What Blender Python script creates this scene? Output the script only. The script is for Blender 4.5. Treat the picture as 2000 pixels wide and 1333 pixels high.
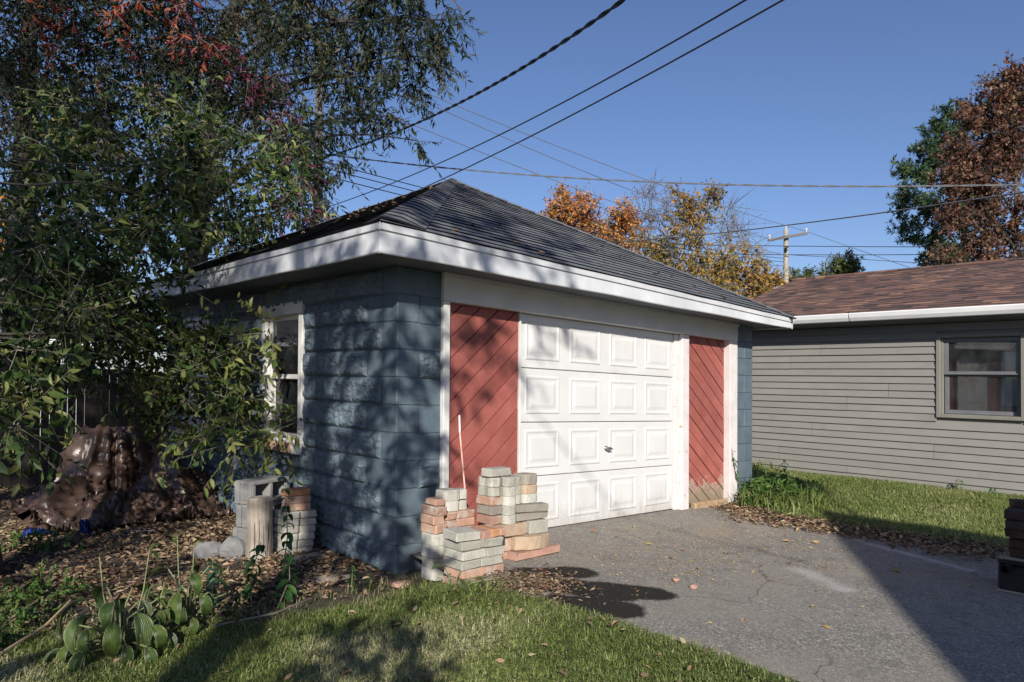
import bpy, math, random
import numpy as np
from mathutils import Vector, Matrix
for o in list(bpy.data.objects): bpy.data.objects.remove(o)
SC = bpy.context.scene
COL = SC.collection
random.seed(7)
RNG = np.random.default_rng(7)
R = math.radians

# ------------------------------------------------------------------ camera
# the lot slopes very gently: 2.7 cm per metre down along +X, 1 cm per metre up along +Y
SA, SB = -0.0271169, 0.0101812
FOC = 1390.99; CY = 729.02
CAM = np.array([-2.8842973, -4.3220466, 1.3839195])
YAW, PIT, ROL = 0.7495187, 0.0146144, 0.0063692
_d = np.array([math.sin(YAW)*math.cos(PIT), math.cos(YAW)*math.cos(PIT), math.sin(PIT)])
_r0 = np.array([math.cos(YAW), -math.sin(YAW), 0.0]); _u0 = np.cross(_r0, _d)
_r = _r0*math.cos(ROL)+_u0*math.sin(ROL); _u = -_r0*math.sin(ROL)+_u0*math.cos(ROL)
cd = bpy.data.cameras.new('camera'); cam = bpy.data.objects.new('camera', cd); COL.objects.link(cam)
cam.matrix_world = Matrix(((_r[0], _u[0], -_d[0], CAM[0]), (_r[1], _u[1], -_d[1], CAM[1]), (_r[2], _u[2], -_d[2], CAM[2]), (0, 0, 0, 1)))
cd.sensor_width = 36; cd.sensor_fit = 'HORIZONTAL'; cd.lens = FOC/2000*36; cd.shift_y = (CY-666.5)/2000
cd.clip_start = 0.05; cd.clip_end = 2000
SC.camera = cam

# ------------------------------------------------------------------ sky, sun, exposure
SUN = Vector((-1.43, -1.64, 1.02)).normalized()
w = bpy.data.worlds.new('World'); SC.world = w; w.use_nodes = True
wn = w.node_tree; bg = wn.nodes['Background']
sky = wn.nodes.new('ShaderNodeTexSky'); sky.sky_type = 'NISHITA'; sky.sun_disc = False
sky.sun_elevation = math.asin(SUN.z); sky.sun_rotation = math.atan2(SUN.x, SUN.y)
sky.air_density = 1.0; sky.dust_density = 0.7; sky.ozone_density = 5.0; sky.altitude = 200
tint = wn.nodes.new('ShaderNodeMix'); tint.data_type = 'RGBA'; tint.blend_type = 'MULTIPLY'; tint.inputs[0].default_value = 1; tint.inputs[7].default_value = (1.13, 1.02, 1.09, 1)
wn.links.new(sky.outputs[0], tint.inputs[6]); wn.links.new(tint.outputs[2], bg.inputs[0]); bg.inputs[1].default_value = 0.084
sl = bpy.data.lights.new('sun', 'SUN'); so = bpy.data.objects.new('sun', sl); COL.objects.link(so)
sl.energy = 5.0; sl.angle = R(0.53); sl.color = (1.0, 0.94, 0.85)
so.rotation_euler = SUN.to_track_quat('Z', 'Y').to_euler(); so.location = (-20, -23, 15)
SC.view_settings.view_transform = 'Standard'; SC.view_settings.look = 'None'
SC.view_settings.gamma = 1; SC.view_settings.exposure = 0.38
SC.render.engine = 'CYCLES'
SC.cycles.max_bounces = 6; SC.cycles.transparent_max_bounces = 12

# ------------------------------------------------------------------ helpers
ORG = {}
def S(p): return Vector((p[0], p[1], p[2]+SA*p[0]+SB*p[1]))
def at(px, py, depth):
    """a point of the place, given its bearing and its distance; returned in lot coordinates"""
    P = CAM + depth*(_d+(px-1000)/FOC*_r-(py-CY)/FOC*_u)
    return np.array([P[0], P[1], P[2]-SA*P[0]-SB*P[1]])
def tag(o, label=None, cat=None, group=None, kind=None):
    if label: o['label'] = label
    if cat: o['category'] = cat
    if group: o['group'] = group
    if kind: o['kind'] = kind
    return o
def thing(name, label, cat, loc=(0, 0, 0), group=None, parent=None):
    o = bpy.data.objects.new(name, None); COL.objects.link(o); o.empty_display_size = .1
    wl = S(loc)
    if parent is not None: o.parent = parent; o.location = wl-ORG[parent]
    else: o.location = wl
    ORG[o] = wl
    return tag(o, label, cat, group)
def mesh_from(name, V, F, mats, smooth=False, attrs=None, mi=None):
    me = bpy.data.meshes.new(name)
    V = np.asarray(V, dtype=np.float32)
    if isinstance(F, np.ndarray):
        m, k = F.shape
        me.vertices.add(len(V)); me.vertices.foreach_set('co', V.ravel())
        me.loops.add(m*k); me.loops.foreach_set('vertex_index', F.ravel().astype(np.int32))
        me.polygons.add(m); me.polygons.foreach_set('loop_start', (np.arange(m)*k).astype(np.int32))
        me.update(calc_edges=True)
    else:
        me.from_pydata([tuple(map(float, v)) for v in V], [], [tuple(int(i) for i in f) for f in F]); me.update()
    for m_ in (mats if isinstance(mats, (list, tuple)) else [mats]): me.materials.append(m_)
    if smooth: me.polygons.foreach_set('use_smooth', np.ones(len(me.polygons), dtype=bool))
    if mi is not None: me.polygons.foreach_set('material_index', np.asarray(mi, dtype=np.int32))
    for kx, val in (attrs or {}).items():
        a_ = me.attributes.new(kx, 'FLOAT', 'POINT'); a_.data.foreach_set('value', np.asarray(val, dtype=np.float32))
    return me
def link(name, me, loc_world, parent=None, rot=None):
    o = bpy.data.objects.new(name, me); COL.objects.link(o)
    if parent is not None: o.parent = parent; o.location = Vector(loc_world)-ORG[parent]
    else: o.location = loc_world
    if rot is not None: o.rotation_euler = rot
    ORG[o] = Vector(loc_world)
    return o
def mk(name, V, F, mats, parent=None, base=None, smooth=False, attrs=None, mi=None):
    """mesh object from vertices in lot coordinates"""
    V = np.array(V, dtype=np.float64)
    V[:, 2] += SA*V[:, 0]+SB*V[:, 1]
    org = ORG[parent] if parent is not None else (S(base) if base is not None else Vector((0, 0, 0)))
    V -= np.array(org)
    return link(name, mesh_from(name, V, F, mats, smooth, attrs, mi), org, parent)
def inst(name, me, loc, parent=None, rz=0, rx=0, ry=0):
    return link(name, me, S(loc), parent, (rx+SB, ry-SA, rz))

def orient(V, F, c=None):
    V = np.asarray(V, float); c = V.mean(0) if c is None else c
    out = []
    for f in F:
        p = V[list(f)]; n = np.cross(p[1]-p[0], p[2]-p[0])
        if len(f) > 3: n = n+np.cross(p[2]-p[0], p[3]-p[0])
        out.append(tuple(f) if n@(p.mean(0)-c) >= 0 else tuple(reversed(f)))
    return out
_cb = {}
def cbox(x0, x1, y0, y1, z0, z1, c=0.004):
    c = min(c, (x1-x0)*.4, (y1-y0)*.4, (z1-z0)*.4)
    cx, cy, cz = (x0+x1)/2, (y0+y1)/2, (z0+z1)/2; hx, hy, hz = (x1-x0)/2, (y1-y0)/2, (z1-z0)/2
    V = []; ix = {}
    for sx in (-1, 1):
        for sy in (-1, 1):
            for sz in (-1, 1):
                for a_ in range(3):
                    p = [hx-c, hy-c, hz-c]; p[a_] += c
                    ix[(sx, sy, sz, a_)] = len(V); V.append((cx+sx*p[0], cy+sy*p[1], cz+sz*p[2]))
    if 'F' not in _cb:
        F = []; sg = (-1, 1); ring = ((-1, -1), (1, -1), (1, 1), (-1, 1))
        def key(a_, s, b, t, cc, u_):
            k = [0, 0, 0]; k[a_] = s; k[b] = t; k[cc] = u_; return tuple(k)
        for a_ in range(3):
            b, cc = (a_+1) % 3, (a_+2) % 3
            for s in sg: F.append([ix[key(a_, s, b, t, cc, u_)+(a_,)] for t, u_ in ring])
            for t, u_ in ring:  # edges along a_
                k0 = key(a_, -1, b, t, cc, u_); k1 = key(a_, 1, b, t, cc, u_)
                F.append([ix[k0+(b,)], ix[k1+(b,)], ix[k1+(cc,)], ix[k0+(cc,)]])
        for sx in sg:
            for sy in sg:
                for sz in sg: F.append([ix[(sx, sy, sz, a_)] for a_ in range(3)])
        _cb['F'] = orient(V, F)
    return V, _cb['F']
class MB:
    def __init__(s): s.V = []; s.F = []; s.mi = []
    def add(s, V, F, m=0):
        n = len(s.V); s.V += [tuple(v) for v in V]; s.F += [tuple(i+n for i in f) for f in F]; s.mi += [m]*len(F); return s
    def box(s, x0, x1, y0, y1, z0, z1, c=0.003, m=0): return s.add(*cbox(x0, x1, y0, y1, z0, z1, c), m)
    def tube(s, pts, rad, n=8, m=0, cap=True):
        pts = [np.array(p, float) for p in pts]; rad = rad if hasattr(rad, '__len__') else [rad]*len(pts)
        V = []; F = []; ref = None
        for i, p in enumerate(pts):
            t = pts[min(i+1, len(pts)-1)]-pts[max(i-1, 0)]; t = t/(np.linalg.norm(t)+1e-9)
            if ref is None: ref = np.array([1, 0, 0.]) if abs(t[0]) < .8 else np.array([0, 1., 0])
            a_ = ref-t*(ref@t); a_ /= np.linalg.norm(a_)+1e-9; ref = a_; b = np.cross(t, a_)
            for k in range(n):
                q = 2*math.pi*k/n; V.append(p+rad[i]*(math.cos(q)*a_+math.sin(q)*b))
        for i in range(len(pts)-1):
            for k in range(n): F.append((i*n+k, i*n+(k+1) % n, (i+1)*n+(k+1) % n, (i+1)*n+k))
        if cap: F.append(tuple(range(n-1, -1, -1))); F.append(tuple((len(pts)-1)*n+k for k in range(n)))
        return s.add(V, F, m)
    def build(s, name, mats, parent=None, base=None, smooth=False): return mk(name, s.V, s.F, mats, parent, base, smooth, None, s.mi)
def box_obj(name, b, mat, parent=None, c=0.003, base=None): return MB().box(*b, c=c).build(name, mat, parent, base)
def prism_y(poly, y0, y1, c=0.003):
    """polygon in the XZ plane extruded from y1 (back) to y0 (front), front edge eased"""
    P = np.array(poly, float); n = len(P); ce = P.mean(0)
    d_ = P-ce; sc = 1-c/np.maximum(np.linalg.norm(d_, axis=1), c*2)[:, None]
    Q = ce+d_*sc
    V = [(p[0], y1, p[1]) for p in P]+[(p[0], y0+c, p[1]) for p in P]+[(q[0], y0, q[1]) for q in Q]
    F = [tuple(range(n)), tuple(2*n+i for i in range(n))]
    for i in range(n):
        j = (i+1) % n; F += [(i, j, n+j, n+i), (n+i, n+j, 2*n+j, 2*n+i)]
    return V, orient(V, F)
def clip(poly, x0, x1, z0, z1):
    for ax, val, sg in ((0, x0, 1), (0, x1, -1), (1, z0, 1), (1, z1, -1)):
        out = []
        for i in range(len(poly)):
            a_, b = poly[i], poly[(i+1) % len(poly)]
            da, db = sg*(a_[ax]-val), sg*(b[ax]-val)
            if da >= 0: out.append(a_)
            if da*db < 0:
                t = da/(da-db); out.append((a_[0]+(b[0]-a_[0])*t, a_[1]+(b[1]-a_[1])*t))
        poly = out
        if len(poly) < 3: return []
    return poly
_lat = RNG.random((64, 64))
def vnoise(x, y, sc=1.0):
    x = np.asarray(x, float)*sc+100.3; y = np.asarray(y, float)*sc+57.7
    xi = np.floor(x).astype(int); yi = np.floor(y).astype(int); fx = x-xi; fy = y-yi
    fx = fx*fx*(3-2*fx); fy = fy*fy*(3-2*fy)
    g = lambda i, j: _lat[i % 64, j % 64]
    return (g(xi, yi)*(1-fx)+g(xi+1, yi)*fx)*(1-fy)+(g(xi, yi+1)*(1-fx)+g(xi+1, yi+1)*fx)*fy
def fbm(x, y, sc=1.0, o=4): return sum(vnoise(x, y, sc*2.03**i)*.5**i for i in range(o))/1.9
def sst(x, a_, b):
    t = np.clip((np.asarray(x, float)-a_)/(b-a_), 0, 1); return t*t*(3-2*t)

# ------------------------------------------------------------------ materials
def nt(name):
    m = bpy.data.materials.new(name); m.use_nodes = True; t = m.node_tree
    return m, t.nodes, t.links, t.nodes['Principled BSDF']
def ramp(n, stops, interp='LINEAR'):
    r = n.new('ShaderNodeValToRGB'); r.color_ramp.interpolation = interp; e = r.color_ramp.elements
    while len(e) < len(stops): e.new(.5)
    for i, (p, c_) in enumerate(stops): e[i].position = p; e[i].color = (*c_, 1)
    return r
def coords(n, l, objrand=True):
    tc = n.new('ShaderNodeTexCoord')
    if not objrand: return tc.outputs['Object'], None
    oi = n.new('ShaderNodeObjectInfo'); ml = n.new('ShaderNodeMath'); ml.operation = 'MULTIPLY'; ml.inputs[1].default_value = 37.0
    l.new(oi.outputs['Random'], ml.inputs[0]); ad = n.new('ShaderNodeVectorMath'); ad.operation = 'ADD'
    l.new(tc.outputs['Object'], ad.inputs[0]); l.new(ml.outputs[0], ad.inputs[1]); return ad.outputs[0], oi.outputs['Random']
def noise(n, l, co, scale, detail=4, rough=.6):
    x = n.new('ShaderNodeTexNoise'); x.inputs['Scale'].default_value = scale; x.inputs['Detail'].default_value = detail
    x.inputs['Roughness'].default_value = rough; l.new(co, x.inputs['Vector']); return x.outputs['Fac']
def bump(n, l, h, b, strength, dist=.01):
    x = n.new('ShaderNodeBump'); x.inputs['Strength'].default_value = strength; x.inputs['Distance'].default_value = dist
    l.new(h, x.inputs['Height']); l.new(x.outputs[0], b.inputs['Normal'])
def mixc(n, l, f, a_, b, mode='MIX'):
    x = n.new('ShaderNodeMix'); x.data_type = 'RGBA'; x.blend_type = mode
    if isinstance(f, (int, float)): x.inputs[0].default_value = f
    else: l.new(f, x.inputs[0])
    for i, v in ((6, a_), (7, b)):
        if isinstance(v, (tuple, list)): x.inputs[i].default_value = (*v, 1)
        else: l.new(v, x.inputs[i])
    return x.outputs[2]
def mapr(n, l, v, a_, b, c_=0, d_=1):
    x = n.new('ShaderNodeMapRange'); x.inputs[1].default_value = a_; x.inputs[2].default_value = b
    x.inputs[3].default_value = c_; x.inputs[4].default_value = d_; x.clamp = True; l.new(v, x.inputs[0]); return x.outputs[0]
def mth(n, l, op, a_, b):
    x = n.new('ShaderNodeMath'); x.operation = op
    for i, v in ((0, a_), (1, b)):
        if isinstance(v, (int, float)): x.inputs[i].default_value = v
        else: l.new(v, x.inputs[i])
    return x.outputs[0]
def surf(name, stops, scale=6, rough=.75, bscale=80, bstr=.25, bdist=.004, fine=None, randstops=None, spec=.3, dirt=None):
    """stops: colour ramp over noise; randstops: colour ramp over the object's own random number; dirt: (colour, scale, lo, hi)"""
    m, n, l, b = nt(name); co, rd = coords(n, l)
    f = noise(n, l, co, scale, 6, .65); rp = ramp(n, stops); l.new(f, rp.inputs[0]); c_ = rp.outputs[0]
    if randstops:
        r2 = ramp(n, randstops); l.new(rd, r2.inputs[0]); c_ = mixc(n, l, 1.0, c_, r2.outputs[0], 'MULTIPLY')
    if fine:
        g = noise(n, l, co, fine[0], 2, .7); c_ = mixc(n, l, mapr(n, l, g, .35, .7, 0, fine[1]), c_, fine[2])
    if dirt:
        g = noise(n, l, co, dirt[1], 6, .7); c_ = mixc(n, l, mapr(n, l, g, dirt[2], dirt[3]), c_, dirt[0])
    l.new(c_, b.inputs['Base Color']); b.inputs['Roughness'].default_value = rough; b.inputs['Specular IOR Level'].default_value = spec
    if bstr: bump(n, l, noise(n, l, co, bscale, 5, .65), b, bstr, bdist)
    return m
def leafmat(name, stops, trans=.25, rough=.5, spec=.3):
    m, n, l, b = nt(name); a_ = n.new('ShaderNodeAttribute'); a_.attribute_name = 'rnd'
    rp = ramp(n, stops); l.new(a_.outputs['Fac'], rp.inputs[0]); l.new(rp.outputs[0], b.inputs['Base Color'])
    b.inputs['Roughness'].default_value = rough; b.inputs['Specular IOR Level'].default_value = spec
    tr = n.new('ShaderNodeBsdfTranslucent'); l.new(rp.outputs[0], tr.inputs[0]); mx = n.new('ShaderNodeMixShader'); mx.inputs[0].default_value = trans
    l.new(b.outputs[0], mx.inputs[1]); l.new(tr.outputs[0], mx.inputs[2]); l.new(mx.outputs[0], n['Material Output'].inputs[0])
    return m
def glassmat(name, tint=(.55, .6, .65), k=.6):
    m, n, l, b = nt(name); n.remove(b)
    t = n.new('ShaderNodeBsdfTransparent'); t.inputs[0].default_value = (*tint, 1); g = n.new('ShaderNodeBsdfGlossy'); g.inputs['Roughness'].default_value = .03
    fr = n.new('ShaderNodeFresnel'); fr.inputs[0].default_value = 1.5; mx = n.new('ShaderNodeMixShader'); f2 = mapr(n, l, fr.outputs[0], 0, 1, .06, 1)
    l.new(f2, mx.inputs[0]); l.new(t.outputs[0], mx.inputs[1]); l.new(g.outputs[0], mx.inputs[2])
    d_ = n.new('ShaderNodeBsdfDiffuse'); d_.inputs[0].default_value = (.35, .38, .42, 1); m2 = n.new('ShaderNodeMixShader')
    tc = n.new('ShaderNodeTexCoord'); dz = noise(n, l, tc.outputs['Object'], 5, 5, .6); l.new(mapr(n, l, dz, .3, .8, .01, .12*k), m2.inputs[0])
    l.new(mx.outputs[0], m2.inputs[1]); l.new(d_.outputs[0], m2.inputs[2]); l.new(m2.outputs[0], n['Material Output'].inputs[0]); return m

M = {}
M['blue'] = surf('blue_painted_block', [(.3, (.070, .100, .125)), (.7, (.130, .166, .193))], 5, .55, 55, .5, .004, fine=(160, .35, (.10, .14, .17)), randstops=[(0, (.86, .88, .9)), (1, (1.1, 1.08, 1.06))], dirt=((.27, .31, .33), 22, .66, .78))
M['mortar'] = surf('blue_painted_mortar', [(.3, (.06, .09, .118)), (.7, (.11, .15, .178))], 9, .7, 60, .4)
M['white'] = surf('white_house_paint', [(.3, (.52, .52, .50)), (.7, (.65, .65, .63))], 3, .55, 40, .15, .002, dirt=((.30, .29, .26), 7, .70, .80))
M['whitedoor'] = surf('white_steel_door', [(.3, (.55, .55, .54)), (.7, (.63, .63, .62))], 2.2, .45, 30, .04, .002, spec=.4, dirt=((.42, .40, .37), 3.5, .62, .85))
def doorgrime(m):
    n, l = m.node_tree.nodes, m.node_tree.links; b = n['Principled BSDF']; src = b.inputs['Base Color'].links[0].from_socket
    g = n.new('ShaderNodeNewGeometry'); sp = n.new('ShaderNodeSeparateXYZ'); l.new(g.outputs['Position'], sp.inputs[0])
    mp = n.new('ShaderNodeMapping'); mp.inputs['Scale'].default_value = (7, 7, 1.2); l.new(g.outputs['Position'], mp.inputs[0]); st = noise(n, l, mp.outputs[0], 2.2, 6, .7); sp2 = noise(n, l, g.outputs['Position'], 30, 4, .7)
    v = mth(n, l, 'ADD', mth(n, l, 'MULTIPLY', sp.outputs[2], -1.6), mth(n, l, 'ADD', mth(n, l, 'MULTIPLY', st, .9), mth(n, l, 'MULTIPLY', sp2, .5)))
    c_ = mixc(n, l, mapr(n, l, v, .22, .75, 0, .75), src, (.33, .31, .27)); c_ = mixc(n, l, mapr(n, l, st, .60, .80, 0, .35), c_, (.45, .43, .40)); c_ = mixc(n, l, mapr(n, l, noise(n, l, g.outputs['Position'], 55, 3, .6), .70, .76, 0, .6), c_, (.30, .28, .25)); l.new(c_, b.inputs['Base Color'])
doorgrime(M['whitedoor'])
M['fascia'] = surf('weathered_white_fascia', [(.3, (.46, .48, .50)), (.7, (.64, .65, .66))], 2.5, .45, 35, .08, .002, dirt=((.16, .15, .13), 16, .70, .76))
M['dirty'] = surf('mildewed_white_trim', [(.35, (.22, .22, .17)), (.65, (.66, .66, .60))], 9, .6, 50, .2)
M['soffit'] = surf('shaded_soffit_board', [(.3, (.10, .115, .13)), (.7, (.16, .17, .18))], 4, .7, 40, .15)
def redmat(name, peel):
    m, n, l, b = nt(name); co, rd = coords(n, l)
    f = noise(n, l, co, 5, 5, .6); rp = ramp(n, [(.3, (.255, .074, .060)), (.7, (.345, .112, .092))]); l.new(f, rp.inputs[0])
    r2 = ramp(n, [(0, (.86, .84, .84)), (1, (1.1, 1.08, 1.05))]); l.new(rd, r2.inputs[0]); c_ = mixc(n, l, 1., rp.outputs[0], r2.outputs[0], 'MULTIPLY')
    sc = noise(n, l, co, 45, 4, .7); c_ = mixc(n, l, mapr(n, l, sc, .66, .74, 0, .75), c_, (.50, .22, .19))
    if peel:
        g = n.new('ShaderNodeNewGeometry'); sp = n.new('ShaderNodeSeparateXYZ'); l.new(g.outputs['Position'], sp.inputs[0])
        nz = noise(n, l, g.outputs['Position'], 9, 6, .7)
        v = mth(n, l, 'ADD', mth(n, l, 'MULTIPLY', sp.outputs[2], -2.4), mth(n, l, 'MULTIPLY', nz, 1.9))
        c_ = mixc(n, l, mapr(n, l, v, .22, .36), c_, (.42, .32, .27)); c_ = mixc(n, l, mapr(n, l, v, .30, .48), c_, (.25, .195, .135))
    l.new(c_, b.inputs['Base Color']); b.inputs['Roughness'].default_value = .6; b.inputs['Specular IOR Level'].default_value = .3
    mp = n.new('ShaderNodeMapping'); mp.inputs['Scale'].default_value = (30, 30, 30); l.new(co, mp.inputs[0]); bump(n, l, noise(n, l, mp.outputs[0], 1.5, 5, .6), b, .2, .003)
    return m
M['red'] = redmat('barn_red_boards', False); M['redpeel'] = redmat('peeling_red_boards', True)
M['gap'] = surf('dark_gap', [(.3, (.012, .009, .008)), (.7, (.02, .016, .014))], 5, .9, 40, .1)
M['postwhite'] = surf('peeling_white_post', [(.3, (.54, .50, .49)), (.7, (.67, .63, .62))], 6, .6, 50, .3, .003, dirt=((.36, .27, .19), 14, .62, .70))
M['rot'] = surf('rotted_pine', [(.3, (.22, .14, .075)), (.7, (.45, .33, .2))], 12, .85, 40, .5)
M['shingle'] = surf('charcoal_shingle', [(.3, (.085, .09, .10)), (.7, (.16, .168, .18))], 9, .85, 220, .5, .003, fine=(300, .5, (.20, .21, .22)), randstops=[(0, (.8, .82, .85)), (1, (1.15, 1.15, 1.15))], dirt=((.06, .064, .072), 3.5, .55, .75))
M['shinglecut_shadow'] = surf('shadowed_cut_edge', [(.3, (.006, .006, .007)), (.7, (.014, .014, .015))], 30, .95, 80, .2)  # cut edges blackened, painting in the shadow gap between courses
M['metal'] = surf('chromed_handle', [(.3, (.25, .25, .25)), (.7, (.4, .4, .4))], 10, .3, 60, .05); M['metal'].node_tree.nodes['Principled BSDF'].inputs['Metallic'].default_value = .9
M['glass'] = glassmat('window_glass'); M['glass2'] = glassmat('dusty_window_glass', (.42, .5, .6), .7)
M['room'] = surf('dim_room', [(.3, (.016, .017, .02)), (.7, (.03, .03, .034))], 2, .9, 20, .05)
M['curtain'] = surf('white_curtain', [(.3, (.62, .64, .62)), (.7, (.78, .8, .78))], 4, .8, 40, .1)
M['brick'] = surf('red_brick', [(.3, (.31, .17, .122)), (.7, (.43, .262, .198))], 14, .9, 90, .6, .004, randstops=[(0, (.72, .70, .72)), (.5, (1, .95, .9)), (1, (1.15, 1.2, 1.1))], fine=(120, .4, (.5, .36, .27)), dirt=((.44, .39, .33), 8, .50, .66))
M['orange'] = surf('orange_brick', [(.3, (.40, .19, .09)), (.7, (.52, .28, .15))], 14, .9, 90, .6, .004, fine=(120, .3, (.25, .12, .07)))
M['tan'] = surf('tan_fire_brick', [(.3, (.38, .28, .19)), (.7, (.50, .39, .285))], 14, .9, 90, .6, .004, fine=(110, .45, (.28, .17, .1)))
M['mauve'] = surf('mauve_slab', [(.3, (.30, .155, .115)), (.7, (.40, .23, .175))], 12, .9, 90, .5, .004, fine=(120, .4, (.45, .33, .27)))
M['paver'] = surf('grey_concrete_paver', [(.3, (.36, .35, .30)), (.7, (.53, .515, .455))], 11, .92, 100, .6, .004, randstops=[(0, (.78, .78, .76)), (1, (1.12, 1.12, 1.1))], fine=(150, .6, (.20, .195, .17)), dirt=((.20, .19, .155), 6, .58, .74))
M['paverlight'] = surf('pale_concrete_paver', [(.3, (.42, .41, .36)), (.7, (.57, .56, .51))], 11, .92, 100, .6, .004, randstops=[(0, (.85, .85, .84)), (1, (1.1, 1.1, 1.1))], fine=(150, .5, (.30, .29, .25)), dirt=((.28, .265, .22), 7, .56, .72))
M['paverdark'] = surf('brown_grey_paver', [(.3, (.20, .18, .145)), (.7, (.31, .285, .24))], 11, .92, 100, .6, .004, randstops=[(0, (.8, .8, .8)), (1, (1.15, 1.12, 1.1))], fine=(150, .4, (.4, .38, .33)))
M['shadebrick'] = surf('shade_darkened_brick', [(.3, (.045, .028, .022)), (.7, (.085, .055, .042))], 12, .9, 90, .6, .004, randstops=[(0, (.7, .8, .85)), (1, (1.2, 1.1, 1.0))])  # the shade these bricks stand in is put into their colour
M['cinder'] = surf('grey_cinder_block', [(.3, (.20, .20, .195)), (.7, (.29, .29, .28))], 9, .95, 120, .8, .005, fine=(180, .5, (.17, .17, .165)))
M['oldwood'] = surf('weathered_grey_post', [(.3, (.24, .20, .155)), (.7, (.40, .345, .28))], 7, .9, 45, .4, .004, dirt=((.10, .075, .055), 11, .58, .72))
def woodgrain(name, c0, c1):
    m, n, l, b = nt(name); co, rd = coords(n, l); mp = n.new('ShaderNodeMapping'); mp.inputs['Scale'].default_value = (22, 22, 1.6); l.new(co, mp.inputs[0])
    f = noise(n, l, mp.outputs[0], 2, 6, .7); rp = ramp(n, [(.3, c0), (.7, c1)]); l.new(f, rp.inputs[0]); g = noise(n, l, co, 3, 4, .6)
    c_ = mixc(n, l, mapr(n, l, g, .5, .75, 0, .7), rp.outputs[0], tuple(x*.45 for x in c0)); l.new(c_, b.inputs['Base Color']); b.inputs['Roughness'].default_value = .85
    bump(n, l, f, b, .5, .006); return m
M['postwood'] = woodgrain('cracked_weathered_post', (.20, .165, .125), (.42, .37, .31))
M['fence'] = woodgrain('dark_fence_board', (.016, .013, .011), (.035, .029, .024))
M['pole'] = woodgrain('grey_utility_pole', (.085, .08, .078), (.17, .16, .15)); M['polelight'] = woodgrain('pale_utility_pole', (.24, .225, .19), (.38, .355, .305))
M['bark'] = woodgrain('dark_bark', (.045, .037, .03), (.11, .095, .08)); M['barkdark'] = woodgrain('shaded_bark', (.018, .015, .013), (.045, .038, .032)); M['barkgrey'] = woodgrain('grey_bark', (.11, .10, .09), (.24, .22, .2))
M['twig'] = surf('pale_twig', [(.3, (.15, .13, .105)), (.7, (.27, .24, .2))], 9, .8, 60, .2)
M['stick'] = surf('tan_stick', [(.3, (.33, .24, .14)), (.7, (.46, .35, .22))], 9, .8, 60, .3)
M['rock'] = surf('pale_field_stone', [(.3, (.10, .10, .105)), (.7, (.24, .24, .235))], 5, .9, 40, .7, .008, fine=(60, .4, (.15, .15, .155)))
M['wire'] = surf('black_cable', [(.3, (.018, .018, .02)), (.7, (.03, .03, .032))], 9, .6, 60, .1)
M['wiregrey'] = surf('grey_cable', [(.3, (.10, .10, .105)), (.7, (.16, .16, .165))], 9, .5, 60, .1)
M['insul'] = surf('porcelain', [(.3, (.5, .5, .48)), (.7, (.6, .6, .58))], 9, .3, 60, .1)
M['stake'] = surf('pink_fibreglass_stake', [(.3, (.60, .36, .27)), (.7, (.74, .5, .40))], 6, .5, 60, .1); M['stakewhite'] = surf('white_stake_tip', [(.3, (.7, .68, .66)), (.7, (.78, .76, .75))], 6, .5, 60, .1)
M['tarpblue'] = surf('blue_tarp', [(.3, (.006, .018, .12)), (.7, (.012, .032, .20))], 6, .4, 40, .3, .004)
M['siding'] = surf('taupe_vinyl_siding', [(.3, (.200, .193, .176)), (.7, (.234, .226, .208))], 1.3, .55, 70, .12, .001, randstops=[(0, (.975, .975, .975)), (1, (1.025, 1.025, 1.025))], dirt=((.14, .135, .12), 1.7, .60, .90))
M['sidetrim'] = surf('taupe_window_trim', [(.3, (.175, .168, .146)), (.7, (.215, .208, .182))], 3, .5, 40, .1)
M['sash'] = surf('grey_window_sash', [(.3, (.11, .115, .125)), (.7, (.16, .165, .175))], 3, .45, 40, .08)
M['gutter'] = surf('white_gutter', [(.3, (.68, .69, .69)), (.7, (.78, .79, .79))], 2, .4, 40, .05, dirt=((.4, .4, .38), 9, .70, .78))
M['black'] = surf('black_iron', [(.3, (.012, .012, .013)), (.7, (.025, .025, .026))], 7, .45, 50, .2)
M['pale'] = surf('pale_house_siding', [(.3, (.5, .51, .53)), (.7, (.6, .61, .63))], 2, .7, 30, .1); M['greyroof'] = surf('grey_shingles', [(.3, (.09, .09, .095)), (.7, (.16, .16, .165))], 6, .9, 60, .4)
M['dish'] = surf('grey_dish', [(.3, (.3, .3, .3)), (.7, (.38, .38, .38))], 3, .5, 30, .05)
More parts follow.
